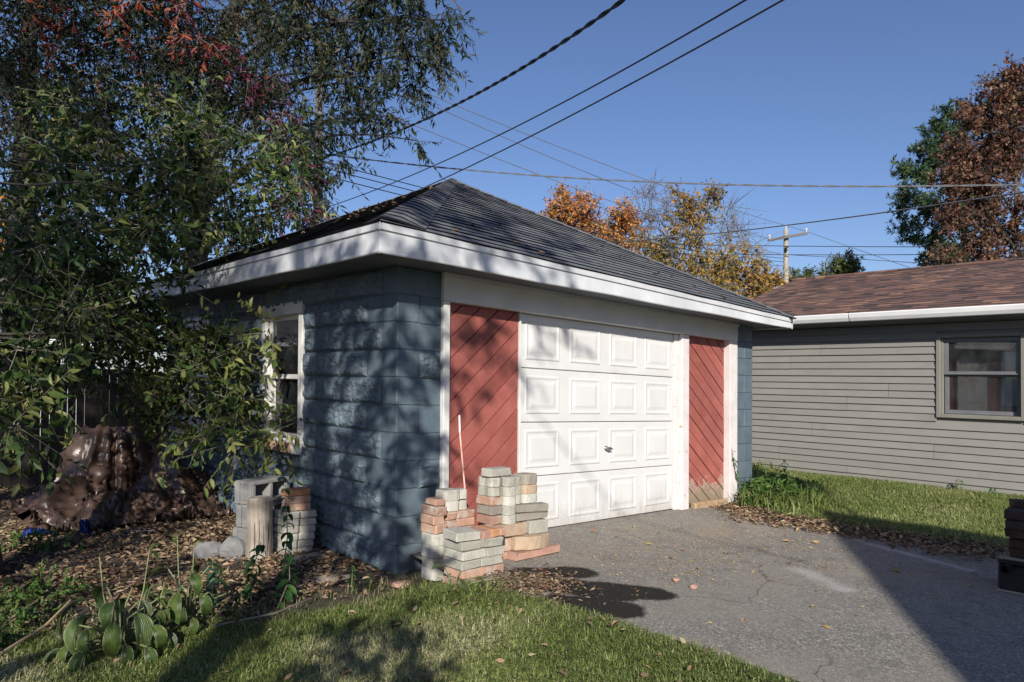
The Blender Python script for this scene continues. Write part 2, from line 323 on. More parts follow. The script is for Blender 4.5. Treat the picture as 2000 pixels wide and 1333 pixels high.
def brownroof():
    m, n, l, b = nt('brown_architectural_shingle'); g = n.new('ShaderNodeNewGeometry'); co = g.outputs['Position']
    oi = n.new('ShaderNodeObjectInfo'); mp = n.new('ShaderNodeVectorMath'); mp.operation = 'ADD'; cb = n.new('ShaderNodeCombineXYZ')
    l.new(mth(n, l, 'MULTIPLY', oi.outputs['Random'], 53.), cb.inputs[1]); l.new(co, mp.inputs[0]); l.new(cb.outputs[0], mp.inputs[1])
    sp = n.new('ShaderNodeSeparateXYZ'); l.new(mp.outputs[0], sp.inputs[0])
    wn_ = n.new('ShaderNodeTexWhiteNoise'); wn_.noise_dimensions = '2D'; c2 = n.new('ShaderNodeCombineXYZ')
    l.new(mth(n, l, 'FLOOR', mth(n, l, 'MULTIPLY', sp.outputs[1], 5.2), 0), c2.inputs[0]); l.new(oi.outputs['Random'], c2.inputs[1]); l.new(c2.outputs[0], wn_.inputs['Vector'])
    rp = ramp(n, [(0, (.045, .034, .032)), (.25, (.115, .062, .050)), (.6, (.155, .084, .066)), (.85, (.21, .108, .078)), (.95, (.28, .155, .10))]); l.new(wn_.outputs['Value'], rp.inputs[0])
    f = noise(n, l, co, 90, 3, .7); c_ = mixc(n, l, mapr(n, l, f, .4, .75, 0, .5), rp.outputs[0], (.05, .035, .032)); l.new(c_, b.inputs['Base Color'])
    b.inputs['Roughness'].default_value = .9; bump(n, l, f, b, .5, .004); return m
M['brownroof'] = brownroof(); M['brownedge'] = surf('brown_shingle_edge', [(.3, (.018, .014, .014)), (.7, (.05, .035, .03))], 12, .95, 60, .2)
def tarpmat():
    m, n, l, b = nt('brown_plastic_tarp'); co, rd = coords(n, l, False)
    f = noise(n, l, co, 5, 4, .6); rp = ramp(n, [(.3, (.062, .038, .028)), (.7, (.105, .067, .049))]); l.new(f, rp.inputs[0]); l.new(rp.outputs[0], b.inputs['Base Color'])
    b.inputs['Roughness'].default_value = .36; b.inputs['Specular IOR Level'].default_value = .5; bump(n, l, noise(n, l, co, 14, 5, .6), b, .12, .01); return m
M['tarp'] = tarpmat()
def asphaltmat():
    m, n, l, b = nt('weathered_asphalt'); g = n.new('ShaderNodeNewGeometry'); co = g.outputs['Position']; sp = n.new('ShaderNodeSeparateXYZ'); l.new(co, sp.inputs[0])
    v = n.new('ShaderNodeTexVoronoi'); v.inputs['Scale'].default_value = 105; l.new(co, v.inputs['Vector'])
    st = ramp(n, [(0, (.105, .096, .084)), (.45, (.195, .182, .160)), (.8, (.315, .295, .258)), (1, (.58, .55, .48))]); l.new(v.outputs['Color'], st.inputs[0])
    big = noise(n, l, co, 1.3, 5, .6); c_ = mixc(n, l, mapr(n, l, big, .40, .62, 0, .6), st.outputs[0], (.27, .245, .205))
    big2 = noise(n, l, co, 4.2, 6, .7); c_ = mixc(n, l, mapr(n, l, big2, .54, .72, 0, .6), c_, (.11, .105, .095))
    # pale worn streaks and a mossy, silty strip towards the garage
    def seg(ax, ay, bx, by, wd):
        # distance to a segment on the ground
        ux, uy = bx-ax, by-ay; L2 = ux*ux+uy*uy
        dx = mth(n, l, 'SUBTRACT', sp.outputs[0], ax); dy = mth(n, l, 'SUBTRACT', sp.outputs[1], ay)
        t = mth(n, l, 'DIVIDE', mth(n, l, 'ADD', mth(n, l, 'MULTIPLY', dx, ux), mth(n, l, 'MULTIPLY', dy, uy)), L2)
        tc = n.new('ShaderNodeClamp'); l.new(t, tc.inputs[0]); t = tc.outputs[0]
        ex = mth(n, l, 'SUBTRACT', dx, mth(n, l, 'MULTIPLY', t, ux)); ey = mth(n, l, 'SUBTRACT', dy, mth(n, l, 'MULTIPLY', t, uy))
        return mth(n, l, 'SQRT', mth(n, l, 'ADD', mth(n, l, 'MULTIPLY', ex, ex), mth(n, l, 'MULTIPLY', ey, ey)), 0)
    wob = noise(n, l, co, 6, 6, .65)
    for (s, wd, cc, k) in (((3.75, -1.75, 3.3, -2.75), .05, (.42, .40, .37), .8), ((2.2, -1.95, 1.95, -2.35), .09, (.42, .40, .37), .7), ((3.1, -.75, 2.6, -.9), .2, (.30, .25, .19), .6), ((4.0, -.6, 3.3, -1.1), .16, (.33, .30, .26), .5)):
        d_ = seg(*s, wd); f = mapr(n, l, mth(n, l, 'ADD', d_, mth(n, l, 'MULTIPLY', mth(n, l, 'SUBTRACT', wob, .5), wd*3)), wd*1.4, wd*.2, 0, k); c_ = mixc(n, l, f, c_, cc)
    # hairline cracks
    vc = n.new('ShaderNodeTexVoronoi'); vc.feature = 'DISTANCE_TO_EDGE'; vc.inputs['Scale'].default_value = .75; wv_ = n.new('ShaderNodeVectorMath'); wv_.operation = 'ADD'; nn_ = n.new('ShaderNodeTexNoise'); nn_.inputs['Scale'].default_value = 3; nn_.inputs['Detail'].default_value = 6; l.new(co, nn_.inputs['Vector']); sc_ = n.new('ShaderNodeVectorMath'); sc_.operation = 'SCALE'; sc_.inputs['Scale'].default_value = .35; l.new(nn_.outputs['Color'], sc_.inputs[0]); l.new(co, wv_.inputs[0]); l.new(sc_.outputs[0], wv_.inputs[1]); l.new(wv_.outputs[0], vc.inputs['Vector'])
    ck_ = mth(n, l, 'MULTIPLY', mapr(n, l, vc.outputs['Distance'], .007, .002), mapr(n, l, big, .45, .6)); c_ = mixc(n, l, mth(n, l, 'MULTIPLY', ck_, .5), c_, (.035, .032, .028))
    # dark wet oil stain in three lobes
    ds = None
    for (s, wd) in (((.52, -.86, .80, -1.02), .15), ((.66, -1.40, .80, -1.66), .15), ((.20, -1.45, .36, -1.72), .17), ((.45, -1.1, .60, -1.5), .18)):
        q = mth(n, l, 'SUBTRACT', seg(*s, wd), wd); ds = q if ds is None else mth(n, l, 'MINIMUM', ds, q)
    ds = mth(n, l, 'ADD', ds, mth(n, l, 'MULTIPLY', mth(n, l, 'SUBTRACT', wob, .5), .14))
    wet = mapr(n, l, mth(n, l, 'ADD', ds, mth(n, l, 'MULTIPLY', mth(n, l, 'SUBTRACT', noise(n, l, co, 40, 3, .6), .5), .05)), .02, -.02); c_ = mixc(n, l, mth(n, l, 'MULTIPLY', wet, .95), c_, (.012, .011, .009))
    l.new(c_, b.inputs['Base Color']); b.inputs['Roughness'].default_value = .9; b.inputs['Specular IOR Level'].default_value = .15
    bump(n, l, v.outputs['Distance'], b, .55, .004); return m
M['asphalt'] = asphaltmat()
def groundmat():
    m, n, l, b = nt('soil_and_turf'); g = n.new('ShaderNodeNewGeometry'); co = g.outputs['Position']; a_ = n.new('ShaderNodeAttribute'); a_.attribute_name = 'bed'
    f = noise(n, l, co, 9, 6, .7); so_ = ramp(n, [(.3, (.035, .026, .019)), (.7, (.085, .064, .046))]); l.new(f, so_.inputs[0])
    tf = ramp(n, [(.3, (.05, .06, .02)), (.7, (.13, .125, .055))]); l.new(f, tf.inputs[0])
    l.new(mixc(n, l, a_.outputs['Fac'], tf.outputs[0], so_.outputs[0]), b.inputs['Base Color']); b.inputs['Roughness'].default_value = .95
    bump(n, l, noise(n, l, co, 35, 6, .7), b, .8, .02); return m
M['ground'] = groundmat()
G_ = lambda *c: [(i/(len(c)-1), x) for i, x in enumerate(c)]
M['grass'] = leafmat('lawn_grass', G_((.085, .13, .028), (.14, .19, .045), (.20, .245, .075), (.30, .31, .13), (.46, .43, .27)), .25, .5)
M['grassdry'] = leafmat('dry_grass', G_((.09, .12, .03), (.16, .18, .055), (.26, .25, .11), (.36, .33, .18), (.42, .38, .24)), .25, .5)
M['litter'] = leafmat('fallen_leaves', G_((.07, .048, .032), (.13, .088, .055), (.21, .15, .095), (.30, .215, .14), (.36, .29, .16), (.22, .09, .055), (.42, .35, .24)), .1, .7)
M['litteryellow'] = leafmat('yellow_fallen_leaves', G_((.30, .18, .07), (.42, .30, .08), (.5, .40, .14), (.33, .12, .06), (.48, .40, .24)), .1, .7)
M['elder'] = leafmat('box_elder_leaves', G_((.020, .040, .013), (.038, .072, .020), (.075, .122, .030), (.16, .20, .055), (.27, .28, .10)), .3, .42)
M['darkleaf'] = leafmat('dark_green_leaves', G_((.012, .022, .012), (.022, .036, .016), (.036, .052, .022), (.062, .062, .03), (.10, .066, .04)), .25, .5)
M['ashdark'] = leafmat('dusky_ash_leaves', G_((.008, .016, .010), (.014, .028, .013), (.026, .044, .018), (.05, .062, .026), (.10, .075, .04)), .2, .5)
M['ashleaf'] = leafmat('ash_green_leaves', G_((.016, .035, .014), (.028, .055, .02), (.045, .075, .026), (.075, .095, .035), (.13, .105, .05)), .25, .5)
M['creeper'] = leafmat('red_creeper_leaves', G_((.07, .012, .025), (.15, .020, .022), (.26, .042, .024), (.36, .10, .035), (.04, .03, .025)), .3, .45)
M['purple'] = leafmat('purple_creeper_leaves', G_((.035, .012, .04), (.065, .015, .045), (.11, .018, .035), (.18, .03, .03), (.03, .03, .025)), .25, .45)
M['tanleaf'] = leafmat('dried_seed_clusters', G_((.10, .07, .04), (.18, .12, .07), (.28, .20, .11)), .2, .7)
M['orangeleaf'] = leafmat('orange_maple_leaves', G_((.28, .085, .025), (.46, .155, .04), (.56, .23, .06), (.48, .26, .065), (.26, .21, .055)), .3, .5)
M['yellowleaf'] = leafmat('yellow_autumn_leaves', G_((.12, .11, .026), (.24, .19, .036), (.42, .27, .055), (.44, .21, .05), (.17, .155, .04)), .3, .5)
M['mauveleaf'] = leafmat('mauve_autumn_leaves', G_((.14, .075, .055), (.22, .11, .075), (.26, .13, .07), (.2, .15, .06)), .25, .5)
M['oakleaf'] = leafmat('russet_oak_leaves', G_((.055, .028, .02), (.11, .048, .032), (.17, .075, .046), (.25, .14, .085), (.075, .07, .032)), .25, .5)
M['needle'] = leafmat('pine_needles', G_((.018, .045, .024), (.035, .075, .035), (.06, .105, .045), (.09, .13, .05)), .15, .5)
M['spruce'] = leafmat('olive_spruce_needles', G_((.05, .075, .02), (.09, .115, .03), (.13, .15, .045)), .15, .5)
M['weed'] = leafmat('weed_leaves', G_((.03, .075, .015), (.05, .115, .022), (.08, .155, .03), (.14, .19, .05)), .25, .45)
M['bluegreen'] = leafmat('blue_green_seedling_leaves', G_((.022, .07, .045), (.035, .095, .055), (.05, .12, .06)), .25, .4)
M['lilac'] = leafmat('sucker_leaves', G_((.022, .065, .018), (.035, .095, .025), (.06, .13, .03), (.13, .19, .055)), .25, .4)
def hostamat(name, c0, c1, edge):
    m, n, l, b = nt(name); a_ = n.new('ShaderNodeAttribute'); a_.attribute_name = 'edge'; co, rd = coords(n, l)
    f = noise(n, l, co, 9, 4, .6); rp = ramp(n, [(.3, c0), (.7, c1)]); l.new(f, rp.inputs[0]); r2 = ramp(n, [(0, (.7, .75, .8)), (1, (1.2, 1.15, 1.)) ]); l.new(rd, r2.inputs[0])
    c_ = mixc(n, l, 1., rp.outputs[0], r2.outputs[0], 'MULTIPLY'); ee = mth(n, l, 'ADD', a_.outputs['Fac'], mth(n, l, 'MULTIPLY', mth(n, l, 'SUBTRACT', f, .5), .5)); c_ = mixc(n, l, mapr(n, l, ee, .84, .95, 0, .8), c_, edge)
    l.new(c_, b.inputs['Base Color']); b.inputs['Roughness'].default_value = .42
    bump(n, l, mth(n, l, 'SINE', mth(n, l, 'MULTIPLY', a_.outputs['Fac'], 42.), 0), b, .6, .004)
    tr = n.new('ShaderNodeBsdfTranslucent'); l.new(c_, tr.inputs[0]); mx = n.new('ShaderNodeMixShader'); mx.inputs[0].default_value = .2
    l.new(b.outputs[0], mx.inputs[1]); l.new(tr.outputs[0], mx.inputs[2]); l.new(mx.outputs[0], n['Material Output'].inputs[0]); return m
M['hosta'] = hostamat('variegated_hosta', (.040, .085, .022), (.10, .145, .035), (.30, .30, .16)); M['hostastem'] = surf('hosta_stem', [(.3, (.12, .15, .06)), (.7, (.22, .23, .11))], 9, .6, 60, .1)

# ------------------------------------------------------------------ ground and driveway
def drive_left(y): return .13+.05*np.sin(y*2.1)+.05*(vnoise(y, y*.3, 2.5)-.5)-.04*sst(y, -2, -3.4)
def drive_right(y): return 3.95+.42*sst(y, -.8, 0)+.25*sst(y, -2, -3.2)+.12*(vnoise(y, y*.7, 1.7)-.5)
def bed_line(x): return -.42+.16*sst(-np.asarray(x, float), .3, 1.4)+.5*sst(-np.asarray(x, float), 1.5, 2.4)
def gz(x, y):
    x = np.asarray(x, float); y = np.asarray(y, float)
    z = .115*sst(x, -.85, .25)*sst(-y, .62, 1.05)           # the lawn edge meets the driveway
    z = np.maximum(z, .13*sst(x, 3.4, 4.3))               # level yard right of the driveway
    z = z+.05*sst(x, 5.6, 8.2)
    near = sst(-np.hypot(x, y), -30, -14)
    z = z+near*.035*(fbm(x, y, 1.1, 3)-.5)*sst(np.abs(x-2), 1.9, 2.6)
    return z
def axis(lo, hi, st, far):
    a_ = list(np.arange(lo, hi+1e-6, st)); s = st; v = lo; L = []
    while v > -far: s *= 1.45; v -= s; L.append(v)
    s = st; v = hi; H = []
    while v < far: s *= 1.45; v += s; H.append(v)
    return np.array(L[::-1]+a_+H)
def grid(xs, ys):
    X, Y = np.meshgrid(xs, ys); nx, ny = len(xs), len(ys)
    i, j = np.meshgrid(np.arange(nx-1), np.arange(ny-1)); b = (j*nx+i).ravel()
    return X.ravel(), Y.ravel(), np.stack([b, b+1, b+nx+1, b+nx], 1)
gx, gy, gf = grid(axis(-7, 11, .12, 500), axis(-7, 9, .12, 500))
inside = (gx > drive_left(gy)+.12) & (gx < drive_right(gy)-.1) & (gy < .25) & (gy > -12.5)
gzv = np.where(inside, .02, gz(gx, gy)-.0)
gzv = gzv*sst(-np.hypot(gx, gy), -400, -40)
bed = sst(gy-bed_line(gx)+.25*(fbm(gx, gy, 2.5, 3)-.5), -.08, .12)*sst(-gx, -.35, .0)*sst(-gy, -9, -7)
bed = np.maximum(bed, sst(-np.abs(gx-4.45-.2*np.sin(gy)), -.75, -.35)*sst(-np.abs(gy+1.6), -2.2, -1.5)*.8)
V = np.stack([gx, gy, gzv], 1)
far_ = np.hypot(gx, gy) > 60
V[far_, 2] -= (SA*gx+SB*gy)[far_]*sst(np.hypot(gx, gy)[far_], 60, 200)   # the far land lies level
gobj = tag(mk('ground', V, gf, M['ground'], smooth=True, attrs={'bed': bed}), kind='structure')
ys = np.arange(-12, .36, .12); ts = np.linspace(0, 1, 30)
T_, Y_ = np.meshgrid(ts, ys); L_ = drive_left(Y_); Rr = np.where(Y_ < -3.4, drive_right(-3.4), drive_right(Y_)); X_ = L_+(Rr-L_)*T_
def drive_z(x, y): return .118+.034*sst(y, -.9, -.05)+.012*(fbm(x, y, 1.4, 3)-.5)-.02*sst(np.abs(x-2.1), 1.85, 2.15)
i, j = np.meshgrid(np.arange(29), np.arange(len(ys)-1)); b_ = (j*30+i).ravel(); df = np.stack([b_, b_+1, b_+31, b_+30], 1)
tag(mk('driveway', np.stack([X_.ravel(), Y_.ravel(), drive_z(X_.ravel(), Y_.ravel())], 1), df, M['asphalt'], smooth=True), kind='structure')

# ------------------------------------------------------------------ garage
W = 5.12; DEP = 5.1; B = .2032; BL = .4064
gar = thing('garage', 'blue block garage with white overhead door and dark hipped roof', 'garage', (0, 0, 0))
WIN = [(1.44, 2.26, .80, 2.07), (3.62, 4.44, .80, 2.07)]
side = thing('side_wall', None, None, (0, 0, 0), parent=gar)
mb = MB(); ye = [.013]+[v for q in WIN for v in q[:2]]+[DEP]
for k in range(0, len(ye), 2): mb.box(.012, .2, ye[k], ye[k+1], -.3, 2.42, .002)
for q in WIN: mb.box(.012, .2, q[0], q[1], -.3, q[2], .002); mb.box(.012, .2, q[0], q[1], q[3], 2.42, .002)
mb.build('mortar_bed', M['mortar'], side)
mb = MB(); mb.box(W-.2, W-.002, .013, DEP, -.3, 2.42, .002); mb.box(.2, W-.2, DEP-.2, DEP, -.3, 2.42, .002)
mb.build('plain_wall', M['blue'], gar)
def face_block(name, ln, hz, dep, rock, seed):
    """block face: runs along +Y, looks to -X; origin at its lower front corner"""
    rg = np.random.default_rng(seed); g = .0055; nu = max(4, int(ln/.019)) if rock else 3; nv = 11 if rock else 3
    us = np.linspace(g, ln-g, nu+1); vs = np.linspace(g, hz-g, nv+1); U, Vv = np.meshgrid(us, vs)
    d_ = np.minimum(np.minimum(U-g, ln-g-U), np.minimum(Vv-g, hz-g-Vv)); D = np.where(d_ < .002, -.004, 0.0)
    if rock:
        ox, oy = rg.random(2)*50
        nz_ = np.abs(vnoise(U+ox, Vv+oy, 22)-.5)*2*.6+vnoise(U+ox+9, Vv+oy, 42)*.5+.2*vnoise(U+oy, Vv, 9)
        D = D+sst(d_, .003, .024)*(.003+.034*nz_)
    else: D = D+.0012*(rg.random(U.shape)-.5)
    if rock:
        U = U+np.where(d_ > .012, (rg.random(U.shape)-.5)*.012, 0); Vv = Vv+np.where(d_ > .012, (rg.random(U.shape)-.5)*.010, 0)
    Vt = [(-d0, u_, v_) for d0, u_, v_ in zip(D.ravel(), U.ravel(), Vv.ravel())]; n1 = nu+1
    F = [(j*n1+i, j*n1+n1+i, j*n1+n1+i+1, j*n1+i+1) for j in range(nv) for i in range(nu)]
    if rock: F = [t for f in F for t in (((f[0], f[1], f[2]), (f[0], f[2], f[3])) if rg.random() > .5 else ((f[0], f[1], f[3]), (f[1], f[2], f[3])))]
    ring = [i for i in range(n1)]+[j*n1+nu for j in range(1, nv+1)]+[nv*n1+i for i in range(nu-1, -1, -1)]+[j*n1 for j in range(nv-1, 0, -1)]
    o0 = len(Vt); Vt += [(dep, Vt[r_][1], Vt[r_][2]) for r_ in ring]
    for k in range(len(ring)): k2 = (k+1) % len(ring); F.append((ring[k], ring[k2], o0+k2, o0+k))
    return mesh_from(name, Vt, F, M['blue'], False)
_bk = {}
def blockmesh(ln, rock, rg):
    key = (round(ln, 3), rock, rg.integers(0, 6 if rock else 2))
    if key not in _bk: _bk[key] = face_block('block', ln, B, .03, rock, hash(key) % 9999)
    return _bk[key]
rgb = np.random.default_rng(3)
cornermesh = {}
def corner(i, right):
    lx, ly = ((BL, B) if i % 2 == 0 else (B, BL)); x0 = W-lx if right else 0
    v = cbox(.0045, lx-.0045, .0045, ly-.0045, .0045, B-.0045, .006)
    k = (i % 2, )
    if k not in cornermesh: cornermesh[k] = mesh_from('corner_block', v[0], v[1], M['blue'])
    return cornermesh[k], (x0, 0, i*B)
front = thing('front_wall', None, None, (0, 0, 0), parent=gar)
box_obj('mortar_bed', (.013, BL, .012, .24, -.3, 2.42), M['mortar'], front, .002); box_obj('mortar_bed', (W-BL, W-.013, .012, .24, -.3, 2.42), M['mortar'], front, .002)
for i in range(-1, 12):
    for right in (False, True):
        me, lc = corner(i, right); o = inst('corner_block', me, lc, front)
        if i % 2:   # half block beside the corner block, with a rock face
            me = blockmesh(B, i % 4 == 3 and not right, rgb); x = B if not right else W-BL
            o = inst('block', me, (x+B, 0, i*B) if False else (x, 0, i*B), front, rz=0); o.rotation_euler = (SB, -SA, R(90)); o.location = S((x+B, 0, i*B))-ORG[front]
    y = B if i % 2 == 0 else BL
    while y < DEP-.02:
        y1 = min(y+BL, DEP); segs = [(y, y1)]
        z0, z1 = i*B, (i+1)*B
        for q in WIN:
            if z0 < q[3]-.06 and z1 > q[2]+.06:
                segs = [s for a_, b in segs for s in ((a_, min(b, q[0])), (max(a_, q[1]), b)) if s[1]-s[0] > .03]
        for a_, b in segs: inst('block', blockmesh(b-a_, True, rgb), (0, a_, i*B), side)
        y = y1
# interior
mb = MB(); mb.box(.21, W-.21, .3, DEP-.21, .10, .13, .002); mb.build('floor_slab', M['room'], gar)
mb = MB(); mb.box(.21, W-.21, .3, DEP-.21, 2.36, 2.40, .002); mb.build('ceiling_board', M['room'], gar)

# front framing: header, trims, posts
HT = 2.02
box_obj('header_beam', (.405, 4.72, -.03, .20, HT, 2.30), M['white'], gar, .006)
box_obj('header_strip', (.402, 4.723, -.042, -.031, 2.19, 2.30), M['white'], gar, .003)
box_obj('trim_board', (.407, .468, -.028, .14, .04, HT-.001), M['white'], gar, .005)
box_obj('trim_board', (4.545, 4.713, -.028, .14, .08, HT-.001), M['postwhite'], gar, .005)
box_obj('door_jamb', (1.255, 1.275, .03, .20, .13, HT-.001), M['white'], gar, .003)
box_obj('door_post', (3.535, 3.60, .035, .16, .12, HT-.001), M['postwhite'], gar, .005)
box_obj('door_post', (3.602, 3.735, -.012, .16, .13, HT-.001), M['postwhite'], gar, .006)
def red_panel(x0, x1, z0, ang, mat, y):
    pn = thing('diagonal_panel', None, None, (x0, y, z0), parent=gar)
    box_obj('backing', (x0, x1, y+.018, y+.05, z0, HT-.001), M['gap'], pn, .002)
    pitch = .126; dx, dz = math.cos(ang), math.sin(ang); nx_, nz_ = -dz, dx
    cx, cz = (x0+x1)/2, (z0+HT)/2; L = 4
    for k in range(-20, 21):
        c0 = k*pitch+.0045; c1 = (k+1)*pitch-.0045
        poly = [(cx+dx*s*L+nx_*c_, cz+dz*s*L+nz_*c_) for s, c_ in ((-1, c0), (1, c0), (1, c1), (-1, c1))]
        poly = clip(poly, x0, x1, z0, HT-.002)
        if len(poly) >= 3: 
            off = random.uniform(-.003, .002); Vp, Fp = prism_y(poly, y+off, y+.019, .004); mk('plank', Vp, Fp, mat, pn)
    return pn
red_panel(.469, 1.254, .06, R(40.7), M['red'], .05)
red_panel(3.736, 4.544, .13, R(-37.5), M['redpeel'], .05)
box_obj('rotted_sill_board', (3.80, 4.46, -.055, .02, .10, .21), M['rot'], gar, .012)
# overhead door
dy = .06; DX0, DX1, DZ0 = 1.276, 3.534, .155; sec = (HT-DZ0)/4
door = thing('garage_door', None, None, (DX0, dy, DZ0), parent=gar)
box_obj('door_backing', (DX0, DX1, dy+.03, dy+.045, DZ0, HT), M['gap'], door, .002)
for k in range(4):
    z0 = DZ0+k*sec
    box_obj('door_section', (DX0+.002, DX1-.002, dy, dy+.028, z0+.003, z0+sec-.003), M['whitedoor'], door, .005)
    pw = (DX1-DX0)/4
    for c_ in range(4):
        xa = DX0+c_*pw+pw*.115; xb = DX0+(c_+1)*pw-pw*.115; za = z0+.070; zb = z0+sec-.060
        if c_ == 0: xa -= .0
        rings = [(0, .001), (.012, -.007), (.022, -.007), (.036, -.002), (.055, -.0025), (.080, -.0075)]
        Vp = []
        for ins, h in rings: Vp += [(xa+ins, dy+h, za+ins), (xb-ins, dy+h, za+ins), (xb-ins, dy+h, zb-ins), (xa+ins, dy+h, zb-ins)]
        Fp = [(r_*4+q, r_*4+(q+1) % 4, r_*4+4+(q+1) % 4, r_*4+4+q) for r_ in range(len(rings)-1) for q in range(4)]; r_ = (len(rings)-1)*4; Fp.append((r_, r_+1, r_+2, r_+3))
        mk('raised_panel', Vp, Fp, M['whitedoor'], door)
hx, hz = 2.425, DZ0+sec*1.46
hd = MB(); hd.tube([(hx, dy-.002, hz), (hx, dy-.05, hz)], .016, 10); hd.box(hx-.018, hx+.018, dy-.062, dy-.048, hz-.012, hz+.012, .004); hd.tube([(hx-.042, dy-.055, hz+.006), (hx, dy-.058, hz), (hx+.042, dy-.055, hz-.006)], [.006, .008, .006], 8)
hd.build('t_handle', M['metal'], door); hd = MB(); hd.tube([(hx, dy-.001, hz+.0), (hx, dy-.007, hz)], .023, 14); hd.build('handle_plate', M['metal'], door)
box_obj('bottom_seal', (DX0, DX1, dy-.004, dy+.03, .128, DZ0+.001), M['gap'], door, .004)

# side windows
for q in WIN:
    y0, y1, z0, z1 = q
    wd = thing('window', None, None, (0, y0, z0), parent=gar)
    mb = MB(); mb.box(-.012, .1, y0+.002, y0+.075, z0+.06, z1-.1, .004); mb.box(-.012, .1, y1-.075, y1-.002, z0+.06, z1-.1, .004); mb.box(-.02, .1, y0+.002, y1-.002, z1-.1, z1+.01, .004); mb.box(-.03, .1, y0+.002, y1-.002, z0+.03, z0+.06, .004)
    mb.build('frame', M['white'], wd)
    zm = z0+.06+(z1-.16-z0)*.5
    for nm, xo, a_, b in (('upper_sash', .03, zm-.02, z1-.101), ('lower_sash', .062, z0+.061, zm+.02)):
        mb = MB(); yy0, yy1 = y0+.076, y1-.076; t = .042
        mb.box(xo, xo+.03, yy0, yy0+t, a_, b, .003); mb.box(xo, xo+.03, yy1-t, yy1, a_, b, .003); mb.box(xo+.001, xo+.029, yy0+t, yy1-t, a_, a_+t, .003); mb.box(xo+.001, xo+.029, yy0+t, yy1-t, b-t, b, .003)
        mb.build(nm, M['white'], wd)
        mk('pane', [(xo+.015, yy0+t, a_+t), (xo+.015, yy1-t, a_+t), (xo+.015, yy1-t, b-t), (xo+.015, yy0+t, b-t)], [(0, 3, 2, 1)], M['glass'], wd)
    k = 0; y = y0-.03
    while y < y1+.02:
        box_obj('sill_brick', (-.075, .10, y, min(y+.096, y1+.05), z0-.055, z0+.029), M['white'] if k == 0 else M['brick'], wd, .005); y += .1; k += 1

# roof
EV = .40; RX1 = 5.32; RY1 = DEP+.38
zt = {'n': 2.415, 'r': 2.330, 'b': 2.34, 'l': 2.43}; zb_ = {'n': 2.213, 'r': 2.203, 'b': 2.21, 'l': 2.25}
cA = np.array([-EV, -EV, zt['n']]); cB = np.array([RX1, -EV, zt['r']]); cC = np.array([RX1, RY1, zt['b']]); cD = np.array([-EV, RY1, zt['l']]); PK = np.array([2.47, 2.53, 3.90])
roof = thing('roof', None, None, (-EV, -EV, 2.4), parent=gar)
def courses(A_, B_, P, n, name, mat, edge, parent, lift=.010, over=.35, n_seg=14, seed=1, kind_sheet=True):
    rg = np.random.default_rng(seed); N = np.cross(B_-A_, P-A_); N /= np.linalg.norm(N); N = N if N[2] > 0 else -N
    ex = (A_-P)*.012; Al, Bl = A_+(A_-P)*.010, B_+(B_-P)*.010
    for k in range(n):
        t0 = k/n; t1 = min((k+1+over)/n, .9995); s = np.linspace(0, 1, n_seg+1)
        lo0, lo1 = Al+(P-Al)*t0, Bl+(P-Bl)*t0; hi0, hi1 = Al+(P-Al)*t1, Bl+(P-Bl)*t1
        slope = (P-(A_+B_)/2); slope = slope/np.linalg.norm(slope)
        jit = (rg.random(n_seg+1)-.5)*.010; jl = lift*(1+.5*rg.random(n_seg+1))
        lo = lo0+(lo1-lo0)*s[:, None]; hi = hi0+(hi1-hi0)*s[:, None]
        top = lo+N*(.003+jl)[:, None]+slope*jit[:, None]; bot = lo+N*.001+slope*(jit+.010)[:, None]; up = hi+N*.002
        V = np.concatenate([bot, top, up]); m1 = n_seg+1; F = []; mi = []
        for q in range(n_seg): F.append((q, q+1, m1+q+1, m1+q)); mi.append(1); F.append((m1+q, m1+q+1, 2*m1+q+1, 2*m1+q)); mi.append(0)
        mk(name, V, F, [mat, edge], parent, mi=mi)
mk('roof_deck', [cA, cB, cC, cD, PK], [(0, 1, 4), (1, 2, 4), (2, 3, 4), (3, 0, 4)], M['shinglecut_shadow'], roof)
courses(cA, cB, PK, 27, 'shingle_course', M['shingle'], M['shinglecut_shadow'], roof, seed=1)
courses(cD, cA, PK, 27, 'shingle_course', M['shingle'], M['shinglecut_shadow'], roof, seed=2)
courses(cB, cC, PK, 14, 'shingle_course', M['shingle'], M['shinglecut_shadow'], roof, seed=3, n_seg=4)
courses(cC, cD, PK, 14, 'shingle_course', M['shingle'], M['shinglecut_shadow'], roof, seed=4, n_seg=4)
# shingles of the left slope wrapped round the near hip and cut off in a straight line
NF = np.cross(cB-cA, PK-cA); NF /= np.linalg.norm(NF); NL = np.cross(cA-cD, PK-cA); NL /= np.linalg.norm(NL); NL = NL if NL[2] > 0 else -NL
def hipw(t): return cA+(PK-cA)*t
nh = 27
for k in range(nh):
    t0, t1 = k/nh, min((k+1.3)/nh, .995); row = []
    for lvl, t in ((0, t0), (1, t1)):
        wv = .36*(1-t*.72); up = .026 if lvl == 0 else .014
        tl = max(t-.035*(1-t), -.004); cut = hipw(tl)+np.array([wv, 0, (cB-cA)[2]/(cB-cA)[0]*wv])+NF*(up*.8)
        mid = hipw(t)+np.array([wv*.32, 0, 0])*1.0+NF*(up+.012); hip = hipw(t)+np.array([0, 0, up+.012]); le = hipw(t)+np.array([0, wv*.5, 0])+NL*(up*.6)
        row.append([le, hip, mid, cut])
    V = row[0]+row[1]+[v-np.array([0, 0, .016]) for v in row[0]]
    F = [(0, 1, 5, 4), (1, 2, 6, 5), (2, 3, 7, 6), (8, 9, 1, 0), (9, 10, 2, 1), (10, 11, 3, 2), (3, 11, 7)]
    mk('hip_shingle', V, F, [M['shingle'], M['shinglecut_shadow']], roof, mi=[0, 0, 0, 1, 1, 1, 1])
